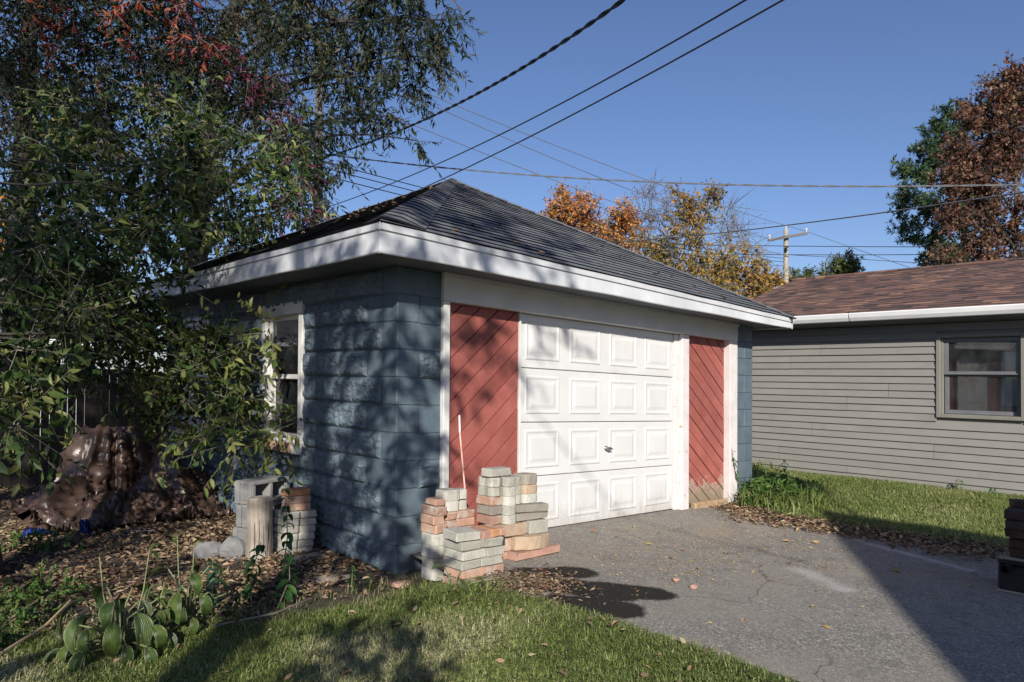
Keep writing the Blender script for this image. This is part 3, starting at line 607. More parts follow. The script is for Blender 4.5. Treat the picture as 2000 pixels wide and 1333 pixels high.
for (c0, nA, nB) in ((cB, NF, None), (cD, NL, None)):
    for k in range(24):
        t0, t1 = k/24, min((k+1.4)/24, .995); e = PK-c0; sd_ = np.cross(e, (0, 0, 1)); sd_ /= np.linalg.norm(sd_)
        V = []
        for t, up in ((t0, .030), (t1, .018)):
            p0 = c0+e*t; V += [p0+sd_*.14+np.array([0, 0, up-.052]), p0+np.array([0, 0, up]), p0-sd_*.14+np.array([0, 0, up-.052])]
        mk('hip_cap', V, orient(V, [(0, 1, 4, 3), (1, 2, 5, 4)], PK-np.array([0, 0, 9])), M['shingle'], roof)
mk('hip_cap', [PK+np.array(v) for v in ((-.18, -.18, -.075), (.2, -.18, -.075), (.2, .2, -.08), (-.18, .2, -.08), (0, 0, .035))], [(0, 1, 4), (1, 2, 4), (2, 3, 4), (3, 0, 4)], M['shingle'], roof)
# fascia: a board with a drip strip above it, on each side, then the soffit
def fascia(p0, p1, zt0, zt1, zb0, zb1, nrm, name='fascia_board'):
    p0 = np.array(p0, float); p1 = np.array(p1, float); nrm = np.array(nrm, float); n = 12; V = []; F = []
    for k in range(n+1):
        t = k/n; p = p0+(p1-p0)*t; wob = .004*math.sin(k*1.7+p0[0]); a_ = zt0+(zt1-zt0)*t; b = zb0+(zb1-zb0)*t
        for off, z in ((0, b+wob), (.004, b+.006+wob), (.004, a_-.062), (0, a_-.06), (.0, a_-.055), (.016, a_-.052), (.020, a_-.004), (0, a_-.003), (-.02, a_-.003), (-.02, b+wob)):
            q = p+nrm*off; V.append((q[0], q[1], z))
    m = 10
    for k in range(n):
        for q in range(m): F.append((k*m+q, k*m+(q+1) % m, (k+1)*m+(q+1) % m, (k+1)*m+q))
    F += [tuple(range(m)), tuple(n*m+q for q in range(m-1, -1, -1))]
    return mk(name, V, F, M['fascia'], roof)
fascia((-EV, -EV, 0), (RX1, -EV, 0), zt['n'], zt['r'], zb_['n'], zb_['r'], (0, -1, 0))
fascia((-EV, RY1, 0), (-EV, -EV, 0), zt['l'], zt['n'], zb_['l'], zb_['n'], (-1, 0, 0))
fascia((RX1, -EV, 0), (RX1, RY1, 0), zt['r'], zt['b'], zb_['r'], zb_['b'], (1, 0, 0))
fascia((RX1, RY1, 0), (-EV, RY1, 0), zt['b'], zt['l'], zb_['b'], zb_['l'], (0, 1, 0))
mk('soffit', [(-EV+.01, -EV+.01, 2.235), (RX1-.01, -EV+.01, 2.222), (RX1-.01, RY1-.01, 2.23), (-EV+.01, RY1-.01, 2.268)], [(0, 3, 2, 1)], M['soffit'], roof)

# ------------------------------------------------------------------ neighbour's house on the right
HX = 8.4; HY0, HY1 = -8.5, 2.25; HZ0, HZ1 = .14, 2.50
hs = thing('neighbour_house', 'taupe sided house with brown shingled roof and one window', 'house', (HX, 0, .15))
WY0, WY1, WZ0, WZ1 = -2.03, -1.09, 1.235, 2.30
mb = MB()
for (a_, b, c_, d_) in ((HY0, WY0, -.3, HZ1), (WY1, HY1, -.3, HZ1), (WY0, WY1, -.3, WZ0), (WY0, WY1, WZ1, HZ1)): mb.box(HX+.02, HX+.14, a_, b, c_, d_, .001)
mb.box(HX+.02, HX+6, HY1-.12, HY1, -.3, HZ1, .001); mb.box(HX+.02, HX+6, HY0, HY0+.12, -.3, HZ1, .001); mb.box(HX+5.9, HX+6, HY0, HY1, -.3, HZ1, .001)
mb.build('sheathing', M['siding'], hs)
lap = .1065; z = .165; row = 0; rg = np.random.default_rng(11)
fnd = box_obj('foundation', (HX-.002, HX+.02, HY0, HY1, -.25, .172), M['cinder'], hs, .002)
seams = [.2, 1.3, -1.0, .75, -2.6, .2, -.4, -1.6, 1.1, .6, -2.9]
while z < HZ1-.03:
    z1 = min(z+lap, HZ1); segs = [(HY0, HY1)]; sm = seams[(row//2) % len(seams)]
    if z < WZ1+.02 and z1 > WZ0-.02: segs = [(HY0, WY0-.055), (WY1+.055, HY1)]
    segs = [s for a_, b in segs for s in (((a_, sm-.0025), (sm+.0025, b)) if a_+.3 < sm < b-.3 else ((a_, b),))]
    for a_, b in segs:
        # Dutch-lap like profile: thick butt at the bottom, leaning back to the top
        jx, jz = rg.uniform(-.002, .002), rg.uniform(-.002, .002); HXo, zo = HX, z; HX, z = HX+jx, z+jz
        pr = [(HX+.0, z+.006), (HX-.027, z), (HX-.029, z+.004), (HX-.005, z1+.006), (HX+.012, z1+.006)]
        n = 5; Vv = [(p[0], a_, p[1]) for p in pr]+[(p[0], b, p[1]) for p in pr]
        F = [(q, (q+1) % n, n+(q+1) % n, n+q) for q in range(n)]+[tuple(range(n)), tuple(n+q for q in range(n))]
        mk('siding_board', Vv, orient(Vv, F), M['siding'], hs); HX, z = HXo, zo
    z += lap; row += 1
box_obj('corner_post', (HX-.03, HX+.04, HY1-.02, HY1+.03, .17, HZ1), M['sidetrim'], hs, .004)
hw_ = thing('window', None, None, (HX, WY0, WZ0), parent=hs)
mb = MB(); t = .055
mb.box(HX-.045, HX+.09, WY0-t, WY0, WZ0-t, WZ1+t, .006); mb.box(HX-.045, HX+.09, WY1, WY1+t, WZ0-t, WZ1+t, .006); mb.box(HX-.043, HX+.09, WY0, WY1, WZ1, WZ1+t, .006); mb.box(HX-.043, HX+.09, WY0, WY1, WZ0-t, WZ0, .006)
mb.build('frame', M['sidetrim'], hw_)
box_obj('jamb_strip', (HX-.01, HX+.03, WY1-.03, WY1-.001, WZ0, WZ1), M['sidetrim'], hw_, .003)
zm = (WZ0+WZ1)/2+.03
for nm, xo, a_, b in (('upper_sash', .012, zm-.02, WZ1-.005), ('lower_sash', .045, WZ0+.005, zm+.02)):
    mb = MB(); yy0, yy1 = WY0+.005, WY1-.032; t = .055
    mb.box(HX+xo, HX+xo+.03, yy0, yy0+t, a_, b, .003); mb.box(HX+xo, HX+xo+.03, yy1-t, yy1, a_, b, .003); mb.box(HX+xo+.001, HX+xo+.029, yy0+t, yy1-t, a_, a_+t, .003); mb.box(HX+xo+.001, HX+xo+.029, yy0+t, yy1-t, b-t, b, .003)
    mb.build(nm, M['sash'], hw_)
    mk('pane', [(HX+xo+.015, yy0+t, a_+t), (HX+xo+.015, yy1-t, a_+t), (HX+xo+.015, yy1-t, b-t), (HX+xo+.015, yy0+t, b-t)], [(0, 3, 2, 1)], M['glass2'], hw_)
box_obj('meeting_rail', (HX-.004, HX+.012, WY0+.004, WY1-.03, zm-.010, zm+.006), M['sash'], hw_, .003)
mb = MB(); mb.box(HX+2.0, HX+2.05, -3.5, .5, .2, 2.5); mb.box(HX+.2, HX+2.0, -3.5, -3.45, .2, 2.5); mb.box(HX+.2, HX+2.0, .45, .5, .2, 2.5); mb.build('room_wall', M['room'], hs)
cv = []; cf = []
for k in range(25):
    y = WY0+.06+.19*k/24; x = HX+.16+.016*math.sin(k*1.25); cv += [(x, y, WZ0+.14), (x+.004, y, WZ1-.2)]
for k in range(24): cf.append((2*k, 2*k+1, 2*k+3, 2*k+2))
mk('curtain', cv, cf, M['curtain'], hw_, smooth=True)
hr = thing('roof', None, None, (8, 0, 2.6), parent=hs)
EX = 8.0; RXh, RZh = 11.4, 3.83; hA = np.array([EX, HY1+.25, 2.675]); hB = np.array([EX, HY0-.3, 2.64]); rA = np.array([RXh, HY1+.25, RZh]); rB = np.array([RXh, HY0-.3, RZh-.03])
mk('roof_deck', [hA, hB, rB, rA, rA+(RXh-EX, 0, -1.16), rB+(RXh-EX, 0, -1.16)], [(0, 1, 2, 3), (3, 2, 5, 4)], M['brownedge'], hr)
N = np.cross(hB-hA, rA-hA); N /= np.linalg.norm(N); N = N if N[2] > 0 else -N; nc = 26; rg = np.random.default_rng(5)
for k in range(nc):
    t0, t1 = k/nc, min((k+1.4)/nc, 1); ns = 40; s = np.linspace(0, 1, ns+1); lo = (hA+(hB-hA)*s[:, None]); up_ = (rA+(rB-rA)*s[:, None])
    l0 = lo+(up_-lo)*t0-(np.array([.02, 0, .006]) if k == 0 else 0); h0 = lo+(up_-lo)*t1; st = (np.floor(rg.random(ns+1)*2)*.005+.008)
    V = np.concatenate([l0+N*.001, l0+N*st[:, None], h0+N*.002]); m1 = ns+1; F = []; mi = []
    for q in range(ns): F += [(q, m1+q, m1+q+1, q+1), (m1+q, 2*m1+q, 2*m1+q+1, m1+q+1)]; mi += [1, 0]
    mk('shingle_course', V, F, [M['brownroof'], M['brownedge']], hr, mi=mi)
mb = MB(); mb.tube([rA+(0, 0, .012), rB+(0, 0, .012)], .035, 6); mb.build('ridge_cap', M['brownroof'], hr)
mk('gable_fascia', [hA+(0, .01, -.13), hA+(0, .01, -.005), rA+(0, .01, -.005), rA+(0, .01, -.13)], [(0, 1, 2, 3)], M['gutter'], hr)
for (ya, yb) in ((HY0-.3, -.02), (.0, HY1+.25)):
    pr = [(EX+.02, 2.655), (EX-.09, 2.668), (EX-.10, 2.655), (EX-.085, 2.60), (EX-.055, 2.555), (EX+.02, 2.550)]
    Vv = [(p[0], ya, p[1]-.003*(ya < -.5)) for p in pr]+[(p[0], yb, p[1]) for p in pr]; n = 6
    mk('gutter', Vv, orient(Vv, [(q, (q+1) % n, n+(q+1) % n, n+q) for q in range(n)]+[tuple(range(n)), tuple(n+q for q in range(n))]), M['gutter'], hr)
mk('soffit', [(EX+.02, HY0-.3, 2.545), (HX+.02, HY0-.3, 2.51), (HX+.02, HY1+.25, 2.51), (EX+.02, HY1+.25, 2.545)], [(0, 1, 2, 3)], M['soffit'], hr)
Vg = [(HX+.05, HY1, HZ1-.05), (HX+5.95, HY1, HZ1-.05), (RXh, HY1, RZh-.06)]; mk('gable_wall', Vg, [(0, 1, 2)], M['siding'], hs)

# ------------------------------------------------------------------ loose bricks and pavers
_bm = {}
def brickmesh(kind, dims, mat, var):
    key = (kind, dims, mat.name, var)
    if key in _bm: return _bm[key]
    rg = np.random.default_rng(abs(hash((kind, dims, var))) % 99991); lx, ly, lz = dims
    if kind in ('scallop', 'round'):
        n = 22; V = []; F = []; P = []
        for k in range(n):
            q = 2*math.pi*k/n; cx, sy = math.cos(q), math.sin(q)
            px_ = lx/2*np.sign(cx)*abs(cx)**.55; py_ = ly/2*np.sign(sy)*abs(sy)**.5
            if kind == 'scallop': px_ *= .80+.20*min(1, abs(py_)/(ly*.30))
            P.append((px_, py_))
        for ins, zz in ((0, 0), (0, lz-.006), (.006, lz)):
            for p in P: V.append((p[0]*(1-ins/lx*2), p[1]*(1-ins/ly*2), zz))
        for r_ in range(2):
            for k in range(n): F.append((r_*n+k, r_*n+(k+1) % n, r_*n+n+(k+1) % n, r_*n+n+k))
        F += [tuple(range(n-1, -1, -1)), tuple(2*n+k for k in range(n))]
    elif kind == 'curved':
        n = 14; V = []; F = []
        for k in range(n+1):
            t = k/n; x = lx*(t-.5); bow = -ly*.28*math.sin(math.pi*t)
            for dy_, zz in ((-ly/2+.006, 0), (-ly/2, .006), (-ly/2, lz-.006), (-ly/2+.006, lz), (ly/2, lz), (ly/2, 0)): V.append((x, dy_+(bow if dy_ < 0 else 0), zz))
        for k in range(n):
            for q in range(6): F.append((k*6+q, (k+1)*6+q, (k+1)*6+(q+1) % 6, k*6+(q+1) % 6))
        F += [tuple(range(6)), tuple(n*6+q for q in range(5, -1, -1))]
        F = orient(V, F, np.array([0, 0, lz/2]))
    else:
        V, F = cbox(-lx/2, lx/2, -ly/2, ly/2, 0, lz, .006)
    V = np.array(V)+(rg.random((len(V), 3))-.5)*np.array([.004, .004, .003])
    for q in range(3 if kind == 'brick' else 0):
        k = rg.integers(0, len(V)); d_ = np.linalg.norm(V-V[k], axis=1); V = V+(V.mean(0)-V)*(.10*np.exp(-(d_/.011)**2))[:, None]
    _bm[key] = mesh_from('brick', V, F, mat); return _bm[key]
BR = []
def put(stack, noun, kind, mat, x, y, z, dims, rz=0., word=None, jit=3.):
    BR.append([stack, noun, kind, mat, x, y, z, dims, rz+random.uniform(-jit, jit), word])
PV = (.2, .1, .058); PVy = (.1, .2, .058)
# A: narrow column against the blue wall
z = .02; sA = 'narrow column against the blue wall'
for k in range(4): put(sA, 'paver', 'round', 'paverlight' if k != 1 else 'paver', .142+.006*math.sin(k*2), -.27, z, (.125, .17, .078), 0, 'pale grey round-edged'); z += .080
for k in range(3): put(sA, 'brick', 'brick', 'brick', .142+(.004, -.004, .002)[k], -.27, z, (.105, .17, .062), (2, -3, 4)[k], 'red'); z += .063
put(sA, 'brick', 'brick', 'brick', .165, -.25, z, (.09, .12, .045), 3, 'broken red')
# A2: behind, beside the stake
z = .07; sB = 'low stack behind the stake'
for k in range(7):
    put(sB, 'brick', 'brick', 'brick' if k != 4 else 'paver', .285, -.2, z, (.1, .2, .056), 0, 'red' if k != 4 else 'grey'); put(sB, 'brick', 'brick', 'brick', .42, -.2, z, (.165, .19, .056), 0, 'red'); z += .0575
for k in range(2):
    put(sB, 'paver', 'round', 'paverlight', .31, -.21, z, (.155 if k else .14, .14, .074), 5*k, 'pale round-edged'); put(sB, 'paver', 'round', 'paverlight', .432, -.19, z, (.085, .12, .068), -4, 'small pale round-edged'); z += .076
# B: squared stack in front
z = .0; sC = 'squared stack nearest the camera'
for k in range(7):
    ft = k % 2; grey = k >= 3; mt = 'paver' if grey else 'brick'; wd = 'grey' if grey else 'red'
    if k == 6:
        put(sC, 'paver', 'brick', 'paver', .095, -.645, z, (.2, .18, .062), -3, 'thick grey'); put(sC, 'brick', 'brick', 'mauve', .235, -.64, z-.002, (.075, .19, .056), 2, 'mauve'); put(sC, 'brick', 'brick', 'orange', .315, -.64, z-.002, (.072, .19, .056), -2, 'orange'); put(sC, 'brick', 'brick', 'brick', .385, -.63, z-.002, (.062, .19, .054), 3, 'red')
    elif ft:
        put(sC, 'paver' if grey else 'brick', 'brick', mt, .10, -.64, z, (.165, .2, .058), 0, wd); put(sC, 'paver' if grey else 'brick', 'brick', mt, .285, -.64, z, (.198, .2, .058), 0, wd)
    else:
        put(sC, 'paver' if grey else 'brick', 'brick', mt, .125, -.64, z, (.205, .2, .058), 0, wd); put(sC, 'paver' if grey else 'brick', 'brick', 'mauve' if k == 0 else mt, .31, -.64, z, (.158, .2, .058), 0, 'mauve' if k == 0 else wd)
    z += .0605
for x, y, rz in ((.40, -.80, 20), (.47, -.72, -30)): put('loose bricks at the foot of the squared stack', 'brick', 'brick', 'mauve' if x < .45 else 'brick', x, y, .05, (.16, .09, .05), rz, 'half-buried mauve' if x < .45 else 'half-buried red')
# C: tall stack on mauve slabs, by the overhead door
z = .075; sD = 'tall stack by the door'
for k in range(2): put(sD, 'slab', 'brick', 'mauve', .85+.01*k, -.44, z, (.47, .32, .056), (-2, 1)[k], 'long mauve', .5); z += .058
put(sD, 'brick', 'curved', 'tan', .84, -.47, z, (.33, .17, .098), -3, 'tan curved', 1); put(sD, 'brick', 'brick', 'brick', .61, -.40, .07, (.16, .2, .11), 2, 'red', 1); z += .10
put(sD, 'brick', 'brick', 'brick', .60, -.40, .182, (.16, .2, .11), -2, 'red', 1)
put(sD, 'brick', 'brick', 'tan', .655, -.44, .295, (.25, .2, .085), 2, 'tan', 1); put(sD, 'brick', 'brick', 'tan', .81, -.42, .292, (.05, .15, .09), 0, 'thin tan', 1); put(sD, 'paver', 'brick', 'paver', .925, -.46, z, (.185, .17, .098), -4, 'thick grey', 1); z = .392
for k in range(2): put(sD, 'paver', 'brick', 'paverdark', .885-.02*k, -.47-.015*k, z, (.30, .10, .058), -6-4*k, 'long brownish grey', 1); z += .06
for k in range(5):
    zz = .384+k*.068
    put(sD, 'paver', 'brick' if k in (0, 1, 2) else 'scallop', ('brick', 'paverdark', 'brick', 'paver', 'paver')[k], .545, -.40, zz, (.105, .17, .064), 0, ('red', 'dark', 'red', 'grey', 'grey')[k], 2)
    put(sD, 'paver', 'scallop', 'paver' if k != 2 else 'paverlight', .655, -.44, zz, (.115, .18, .066), 0, 'grey scalloped', 3)
for k in range(3):
    zz = .514+k*.068
    put(sD, 'paver', 'scallop', 'paver', .775, -.38, zz, (.10, .17, .066), 0, 'grey scalloped', 3); put(sD, 'paver', 'round', 'paverlight' if k == 0 else 'paverdark' if k == 2 else 'tan', .91, -.40, zz, (.16, .15, .066 if k < 2 else .075), 4*k, ('pale round-edged', 'tan round-edged', 'brown round-edged')[k], 2)
put(sD, 'paver', 'brick', 'paver', .60, -.42, .726, (.23, .10, .06), 6, 'grey rectangular', 1)
# left: pavers and red bricks behind the wooden post
z = 0.; sE = 'stack behind the cut wooden post'
for k in range(6): put(sE, 'paver', 'brick', 'paver', -.20+.006*k, 1.06, z, (.135, .2, .055), 0, 'grey'); put(sE, 'paver', 'brick', 'paver', -.335+.004*k, 1.06, z, (.12, .2, .055), 0, 'grey'); z += .057
for k in range(3): put(sE, 'brick', 'brick', 'orange' if k == 2 else 'brick', -.245, 1.05, z, (.21, .105, .056), (3, -4, 5)[k], 'orange' if k == 2 else 'red'); z += .058
# right edge: bricks in the shade on an iron stand
z = .355; sF = 'stack on the iron box at the right edge'
for k in range(5): put(sF, 'brick', 'brick', 'shadebrick', 2.93+(.06, .05, 0, -.01, -.015)[k], -3.16, z, (.36, .2, .062), 6, 'dark sooty'); z += .064
put(sF, 'brick', 'brick', 'shadebrick', 2.98, -3.12, z, (.12, .1, .05), 25, 'small broken dark')
ORD = ['lowest', 'second', 'third', 'fourth', 'fifth', 'sixth', 'seventh', 'eighth', 'ninth', 'tenth', 'eleventh', 'twelfth', 'thirteenth']
from collections import defaultdict
stk = defaultdict(list)
for b in BR: stk[b[0]].append(b)
gnames = {sA: 'bricks of the narrow column', sB: 'bricks behind the stake', sC: 'bricks of the squared stack', sD: 'bricks of the tall stack', sE: 'bricks behind the wooden post', sF: 'bricks at the right edge'}
for s, L in stk.items():
    zs = []
    for b in sorted(L, key=lambda b: b[6]):
        if not zs or b[6]-zs[-1] > .03: zs.append(b[6])
    for ci, z0 in enumerate(zs):
        nxt = zs[ci+1] if ci+1 < len(zs) else 99
        row = sorted([b for b in L if z0-.001 <= b[6] < nxt-.001], key=lambda b: b[4]+b[5]*.9)
        for k, b in enumerate(row):
            course = 'top' if ci == len(zs)-1 else ORD[ci]
            pos = '' if len(row) == 1 else (' left' if k == 0 else ' right' if k == len(row)-1 else f' {ORD[k]} from left')
            if s.startswith('loose'): lab = f'{b[9]} {b[1]} lying at the foot of the squared stack'
            else: lab = f'{b[9]} {b[1]}, {course} course of {s}'+(',' if pos else '')+pos
            o = inst('brick' if b[1] == 'brick' else 'slab' if b[1] == 'slab' else 'paver', brickmesh(b[2], b[7], M[b[3]], random.randrange(5)), (b[4], b[5], b[6]), None, R(b[8]), random.uniform(-.022, .022), random.uniform(-.022, .022))
            tag(o, lab, b[1], gnames.get(s, 'half-buried bricks'))
# fibreglass stake
st = thing('marker_stake', 'thin pink stake leaning on the red diagonal panel', 'stake', (.445, -.30, .05))
mb = MB(); mb.tube([(.445, -.30, .05), (.50, -.19, .52), (.565, -.03, 1.02)], .0065, 6); mb.build('shaft', M['stake'], st)
mb = MB(); mb.tube([(.565, -.03, 1.02), (.583, .0, 1.15)], .0075, 6); mb.build('tip_sleeve', M['stakewhite'], st)

# ------------------------------------------------------------------ cinder blocks, wooden post, stones
def cinder(loc, rz, label, on_side=True):
    t_ = thing('cinder_block', label, 'cinder block', loc, 'stacked cinder blocks'); t_.rotation_euler = (0, 0, rz)
    # lies on its long side: 0.40 long (x), 0.20 deep (y, cores run along y), 0.19 high (z)
    V = []; F = []; mb = MB(); a_ = .2; d_ = .1; h = .19; tk = .032
    mb.box(-a_, a_, -d_, d_, 0, tk, .005); mb.box(-a_, a_, -d_, d_, h-tk, h, .005)
    for x in (-a_, -tk/2, a_-tk): mb.box(x, x+tk, -d_+.001, d_-.001, tk+.0005, h-tk-.0005, .004)
    me = mesh_from('shell', np.array(mb.V), mb.F, M['cinder']); o = link('shell', me, ORG[t_], t_)
    for y0_, y1_ in ((-d_+.006, -d_+.06), (d_-.06, d_-.006)):
        for s in (-1, 1): link('end_ear', mesh_from('end_ear', *map(np.array, cbox(s*a_-.014, s*a_+.014, y0_, y1_, .004, h-.004, .004)[:1]), cbox(0, 1, 0, 1, 0, 1)[1], M['cinder']), ORG[t_], t_)
for k, (dx, rz, lb) in enumerate(((-.01, 18, 'lowest cinder block of the stack behind the pale stone'), (.012, 22, 'middle cinder block of the stack behind the wooden post'), (0, 20, 'topmost cinder block with two open cores facing out'))):
    cinder((-.335+dx, 1.47, -.02+k*.191), R(rz), lb)
mb = MB(); n = 16; rr = np.random.default_rng(4)
V = []; F = []
prof = [(0.0, .108), (.04, .104), (.2, .098), (.36, .097), (.475, .097), (.488, .088)]
ph = rr.random(n)*.010
for z, r_ in prof:
    for k in range(n): q = 2*math.pi*k/n; e = r_-ph[k]; V.append((-.553+e*math.cos(q), 1.02+e*math.sin(q), z-.02+.006*math.sin(q*2)))
for i_ in range(len(prof)-1):
    for k in range(n): F.append((i_*n+k, i_*n+(k+1) % n, i_*n+n+(k+1) % n, i_*n+n+k))
F.append(tuple((len(prof)-1)*n+k for k in range(n)))
wp = thing('wooden_post', 'short weathered round wooden post standing before the cinder blocks', 'post', (-.553, 1.02, 0)); mk('shaft', V, F, M['postwood'], wp)
for k in range(5):
    q = -2.4+k*.35; mb = MB(); x, y = -.553+.096*math.cos(q), 1.02+.096*math.sin(q); z0 = random.uniform(.02, .2); mb.tube([(x, y, z0), (x+.004, y, z0+.12), (x, y, z0+.24)], [.001, .003, .001], 4); mb.build('crack', M['gap'], wp)
def stone(name, label, loc, dims, mat, seed, group=None, cat='stone'):
    n1, n2 = 14, 9; rg = np.random.default_rng(seed); ox = rg.random()*40; V = []; F = []
    for j in range(n2+1):
        th = math.pi*j/n2
        for i_ in range(n1):
            q = 2*math.pi*i_/n1; u_ = np.array([math.sin(th)*math.cos(q), math.sin(th)*math.sin(q), math.cos(th)])
            r_ = .62+.55*float(vnoise(u_[0]*.9+u_[2]*.6+ox, u_[1]*.9-u_[2]*.5, 1.9))+.22*float(vnoise(u_[0]+u_[2]+ox, u_[1]-u_[2], 4))
            V.append((loc[0]+dims[0]*u_[0]*r_, loc[1]+dims[1]*u_[1]*r_, loc[2]+dims[2]*u_[2]*r_))
    for j in range(n2):
        for i_ in range(n1): F.append((j*n1+i_, (j+1)*n1+i_, (j+1)*n1+(i_+1) % n1, j*n1+(i_+1) % n1))
    return tag(mk(name, V, F, mat, base=loc), label, cat, group)
stone('stone', 'larger pale grey stone at the foot of the cinder blocks', (-.69, 1.16, .055), (.105, .09, .10), M['rock'], 1)
stone('stone', 'darker flat stone left of the pale stone', (-.83, 1.30, .03), (.12, .10, .085), M['rock'], 2)
stone('stone', 'flat pinkish stone near the corner of the blue wall', (-.12, -.28, .02), (.07, .045, .025), M['mauve'], 3)
stone('stone', 'flat buried stone in front of the paver stack', (-.25, .80, .0), (.16, .07, .035), M['oldwood'], 5)
stone('stone', 'long flat stone half sunk in the leaf-strewn bed', (-.45, .18, -.005), (.24, .06, .03), M['oldwood'], 6)
for k, (x, y) in enumerate(((1.18, -1.58), (1.12, -1.75))): stone('stone', ('small red stone chip on the asphalt, farther one', 'small red stone chip on the asphalt, nearer one')[k], (x, y, .13), (.03, .022, .014), M['mauve'], 7+k)

# ------------------------------------------------------------------ iron stand at the right edge
ib = thing('iron_box', 'black iron box with a pipe stub under shaded bricks', 'iron box', (2.95, -3.16, .12))
mb = MB(); mb.box(2.80, 3.2, -3.27, -3.03, .13, .30, .01); mb.build('body', M['black'], ib); mb = MB(); mb.box(2.79, 3.21, -3.275, -3.025, .30, .33, .012); mb.build('lid', M['black'], ib)
mb = MB(); q0 = [(2.80, -3.10, .285), (2.71, -3.09, .285)]; mb.tube(q0, .026, 12, cap=False); mb.build('pipe_stub', M['black'], ib, smooth=True); mb = MB(); mb.box(2.79, 2.99, -3.28, -3.02, .11, .131, .01); mb.build('foot', M['paverdark'], ib); box_obj('bracket', (2.80, 3.1, -3.26, -3.04, .333, .353), M['paverdark'], ib, .004)

# ------------------------------------------------------------------ tarp over a heap
def heap_h(x, y):
    def bump_(cx, cy, rx, ry, h, p=2.4): return h*np.exp(-(np.abs((x-cx)/rx)**p+np.abs((y-cy)/ry)**p))
    return np.maximum.reduce([bump_(-.90, 3.98, .36, .36, .80, 5), bump_(-.48, 3.45, .30, .36, .52), bump_(-.22, 3.55, .2, .4, .34), bump_(-1.34, 3.5, .28, .36, .30), bump_(-.85, 3.15, .45, .25, .28), .02+0*x])
def drape(n, x0, x1, y0, y1, slack, iters):
    """a limp sheet let down over the heap: its own length makes it fold and crumple"""
    rg = np.random.default_rng(3); u_, v_ = np.meshgrid(np.linspace(x0, x1, n), np.linspace(y0, y1, n)); P = np.stack([u_, v_, heap_h(u_, v_)+.10+.16*vnoise(u_, v_, 5)+.10*vnoise(u_+3, v_, 11)], 2); Q = P.copy(); P0 = P.copy(); hold = np.zeros(u_.shape, bool); hold[:2] = hold[-2:] = True; hold[:, :2] = hold[:, -2:] = True
    ax, ay = (x1-x0)/(n-1)*slack, (y1-y0)/(n-1)*slack; cons = []
    for st, wgt in ((1, 1.), (3, .10)):
        for par in range(2*st):
            for axis_ in (0, 1):
                idx = np.array([k for k in range(0, n-st) if (k//st) % 2 == par % 2 and k % st == par//2]) if st > 1 else np.arange(par, n-1, 2)
                if len(idx): cons.append((axis_, idx, st, wgt, (ax if axis_ else ay)*st))
    for it in range(iters):
        vel = (P-Q)*.90; Q = P.copy(); P = P+vel; P[..., 2] -= .0016
        for rep_ in range(2):
            for axis_, idx, st, wgt, L in cons:
                A_ = P[idx] if axis_ == 0 else P[:, idx]; B_ = P[idx+st] if axis_ == 0 else P[:, idx+st]; d_ = B_-A_; ln = np.sqrt((d_**2).sum(2, keepdims=True))+1e-9; e = d_*((ln-L)/ln*.5*wgt)
                if axis_ == 0: P[idx] += e; P[idx+st] -= e
                else: P[:, idx] += e; P[:, idx+st] -= e
        h = heap_h(P[..., 0], P[..., 1]); hit = P[..., 2] < h; P[..., 2] = np.where(hit, h, P[..., 2]); Q[hit] = Q[hit]*.1+P[hit]*.9; P[..., :2][hit] = P[..., :2][hit]*.4+Q[..., :2][hit]*.6; P[..., :2][hold] = P0[..., :2][hold]
    return P
tn = 130; TP_ = drape(tn, -1.70, -.06, 2.80, 4.55, 1.75, 110); i_, j = np.meshgrid(np.arange(tn-1), np.arange(tn-1)); b_ = (j*tn+i_).ravel(); tf_ = np.stack([b_, b_+1, b_+tn+1, b_+tn], 1); nrm_ = np.cross(np.gradient(TP_, axis=1), np.gradient(TP_, axis=0)); nrm_ /= np.linalg.norm(nrm_, axis=2, keepdims=True)+1e-9
th_ = np.arctan2(TP_[..., 1]-4.05, TP_[..., 0]+.88); rr0 = np.hypot(TP_[..., 1]-4.05, TP_[..., 0]+.88); rdg = lambda a_: 1-np.abs(2*a_-1)
f1 = rdg(vnoise(np.cos(th_)*2.6+rr0*.5, np.sin(th_)*2.6-rr0*.4, 1.5)); f2 = rdg(vnoise(np.cos(th_)*5+rr0*2.2, np.sin(th_)*5+rr0*1.4, 1.6)); f3 = rdg(vnoise(TP_[..., 0]+TP_[..., 2]*.7, TP_[..., 1]+TP_[..., 2], 9)); f4 = rdg(vnoise(TP_[..., 0]-TP_[..., 2]+5, TP_[..., 1]+TP_[..., 2]*.5, 19))
amp_ = sst(rr0, .05, .3)*(TP_[..., 2] > .03); TP_ = TP_+nrm_*(amp_*(.11*(f1**1.6-.35)+.06*(f2**1.8-.3))+(TP_[..., 2] > .03)*(.045*(f3**2-.3)+.016*(f4**2-.3)))[..., None]
tv = TP_.reshape(-1, 3)
tp = thing('tarp_heap', 'crumpled brown tarp draped over a heap beside the dark fence', 'tarp', (-.95, 3.6, 0)); co_ = mk('cover', tv, tf_, M['tarp'], tp, smooth=True)
def crumple(cx, cy, lx, ly, h, seed, rz=0):
    n = 16; rg = np.random.default_rng(seed); u_, v_ = np.meshgrid(np.linspace(-1, 1, n), np.linspace(-1, 1, n)); z = h*(1-(u_**2))*np.abs(vnoise(u_*2+seed, v_*2, 2.2))*1.5+.01
    x = lx*u_+.02*rg.random(u_.shape); y = ly*v_+.02*rg.random(u_.shape); c_, s_ = math.cos(rz), math.sin(rz)
    V = np.stack([(cx+x*c_-y*s_).ravel(), (cy+x*s_+y*c_).ravel(), z.ravel()], 1); i_, j = np.meshgrid(np.arange(n-1), np.arange(n-1)); b = (j*n+i_).ravel(); return V, np.stack([b, b+1, b+n+1, b+n], 1)
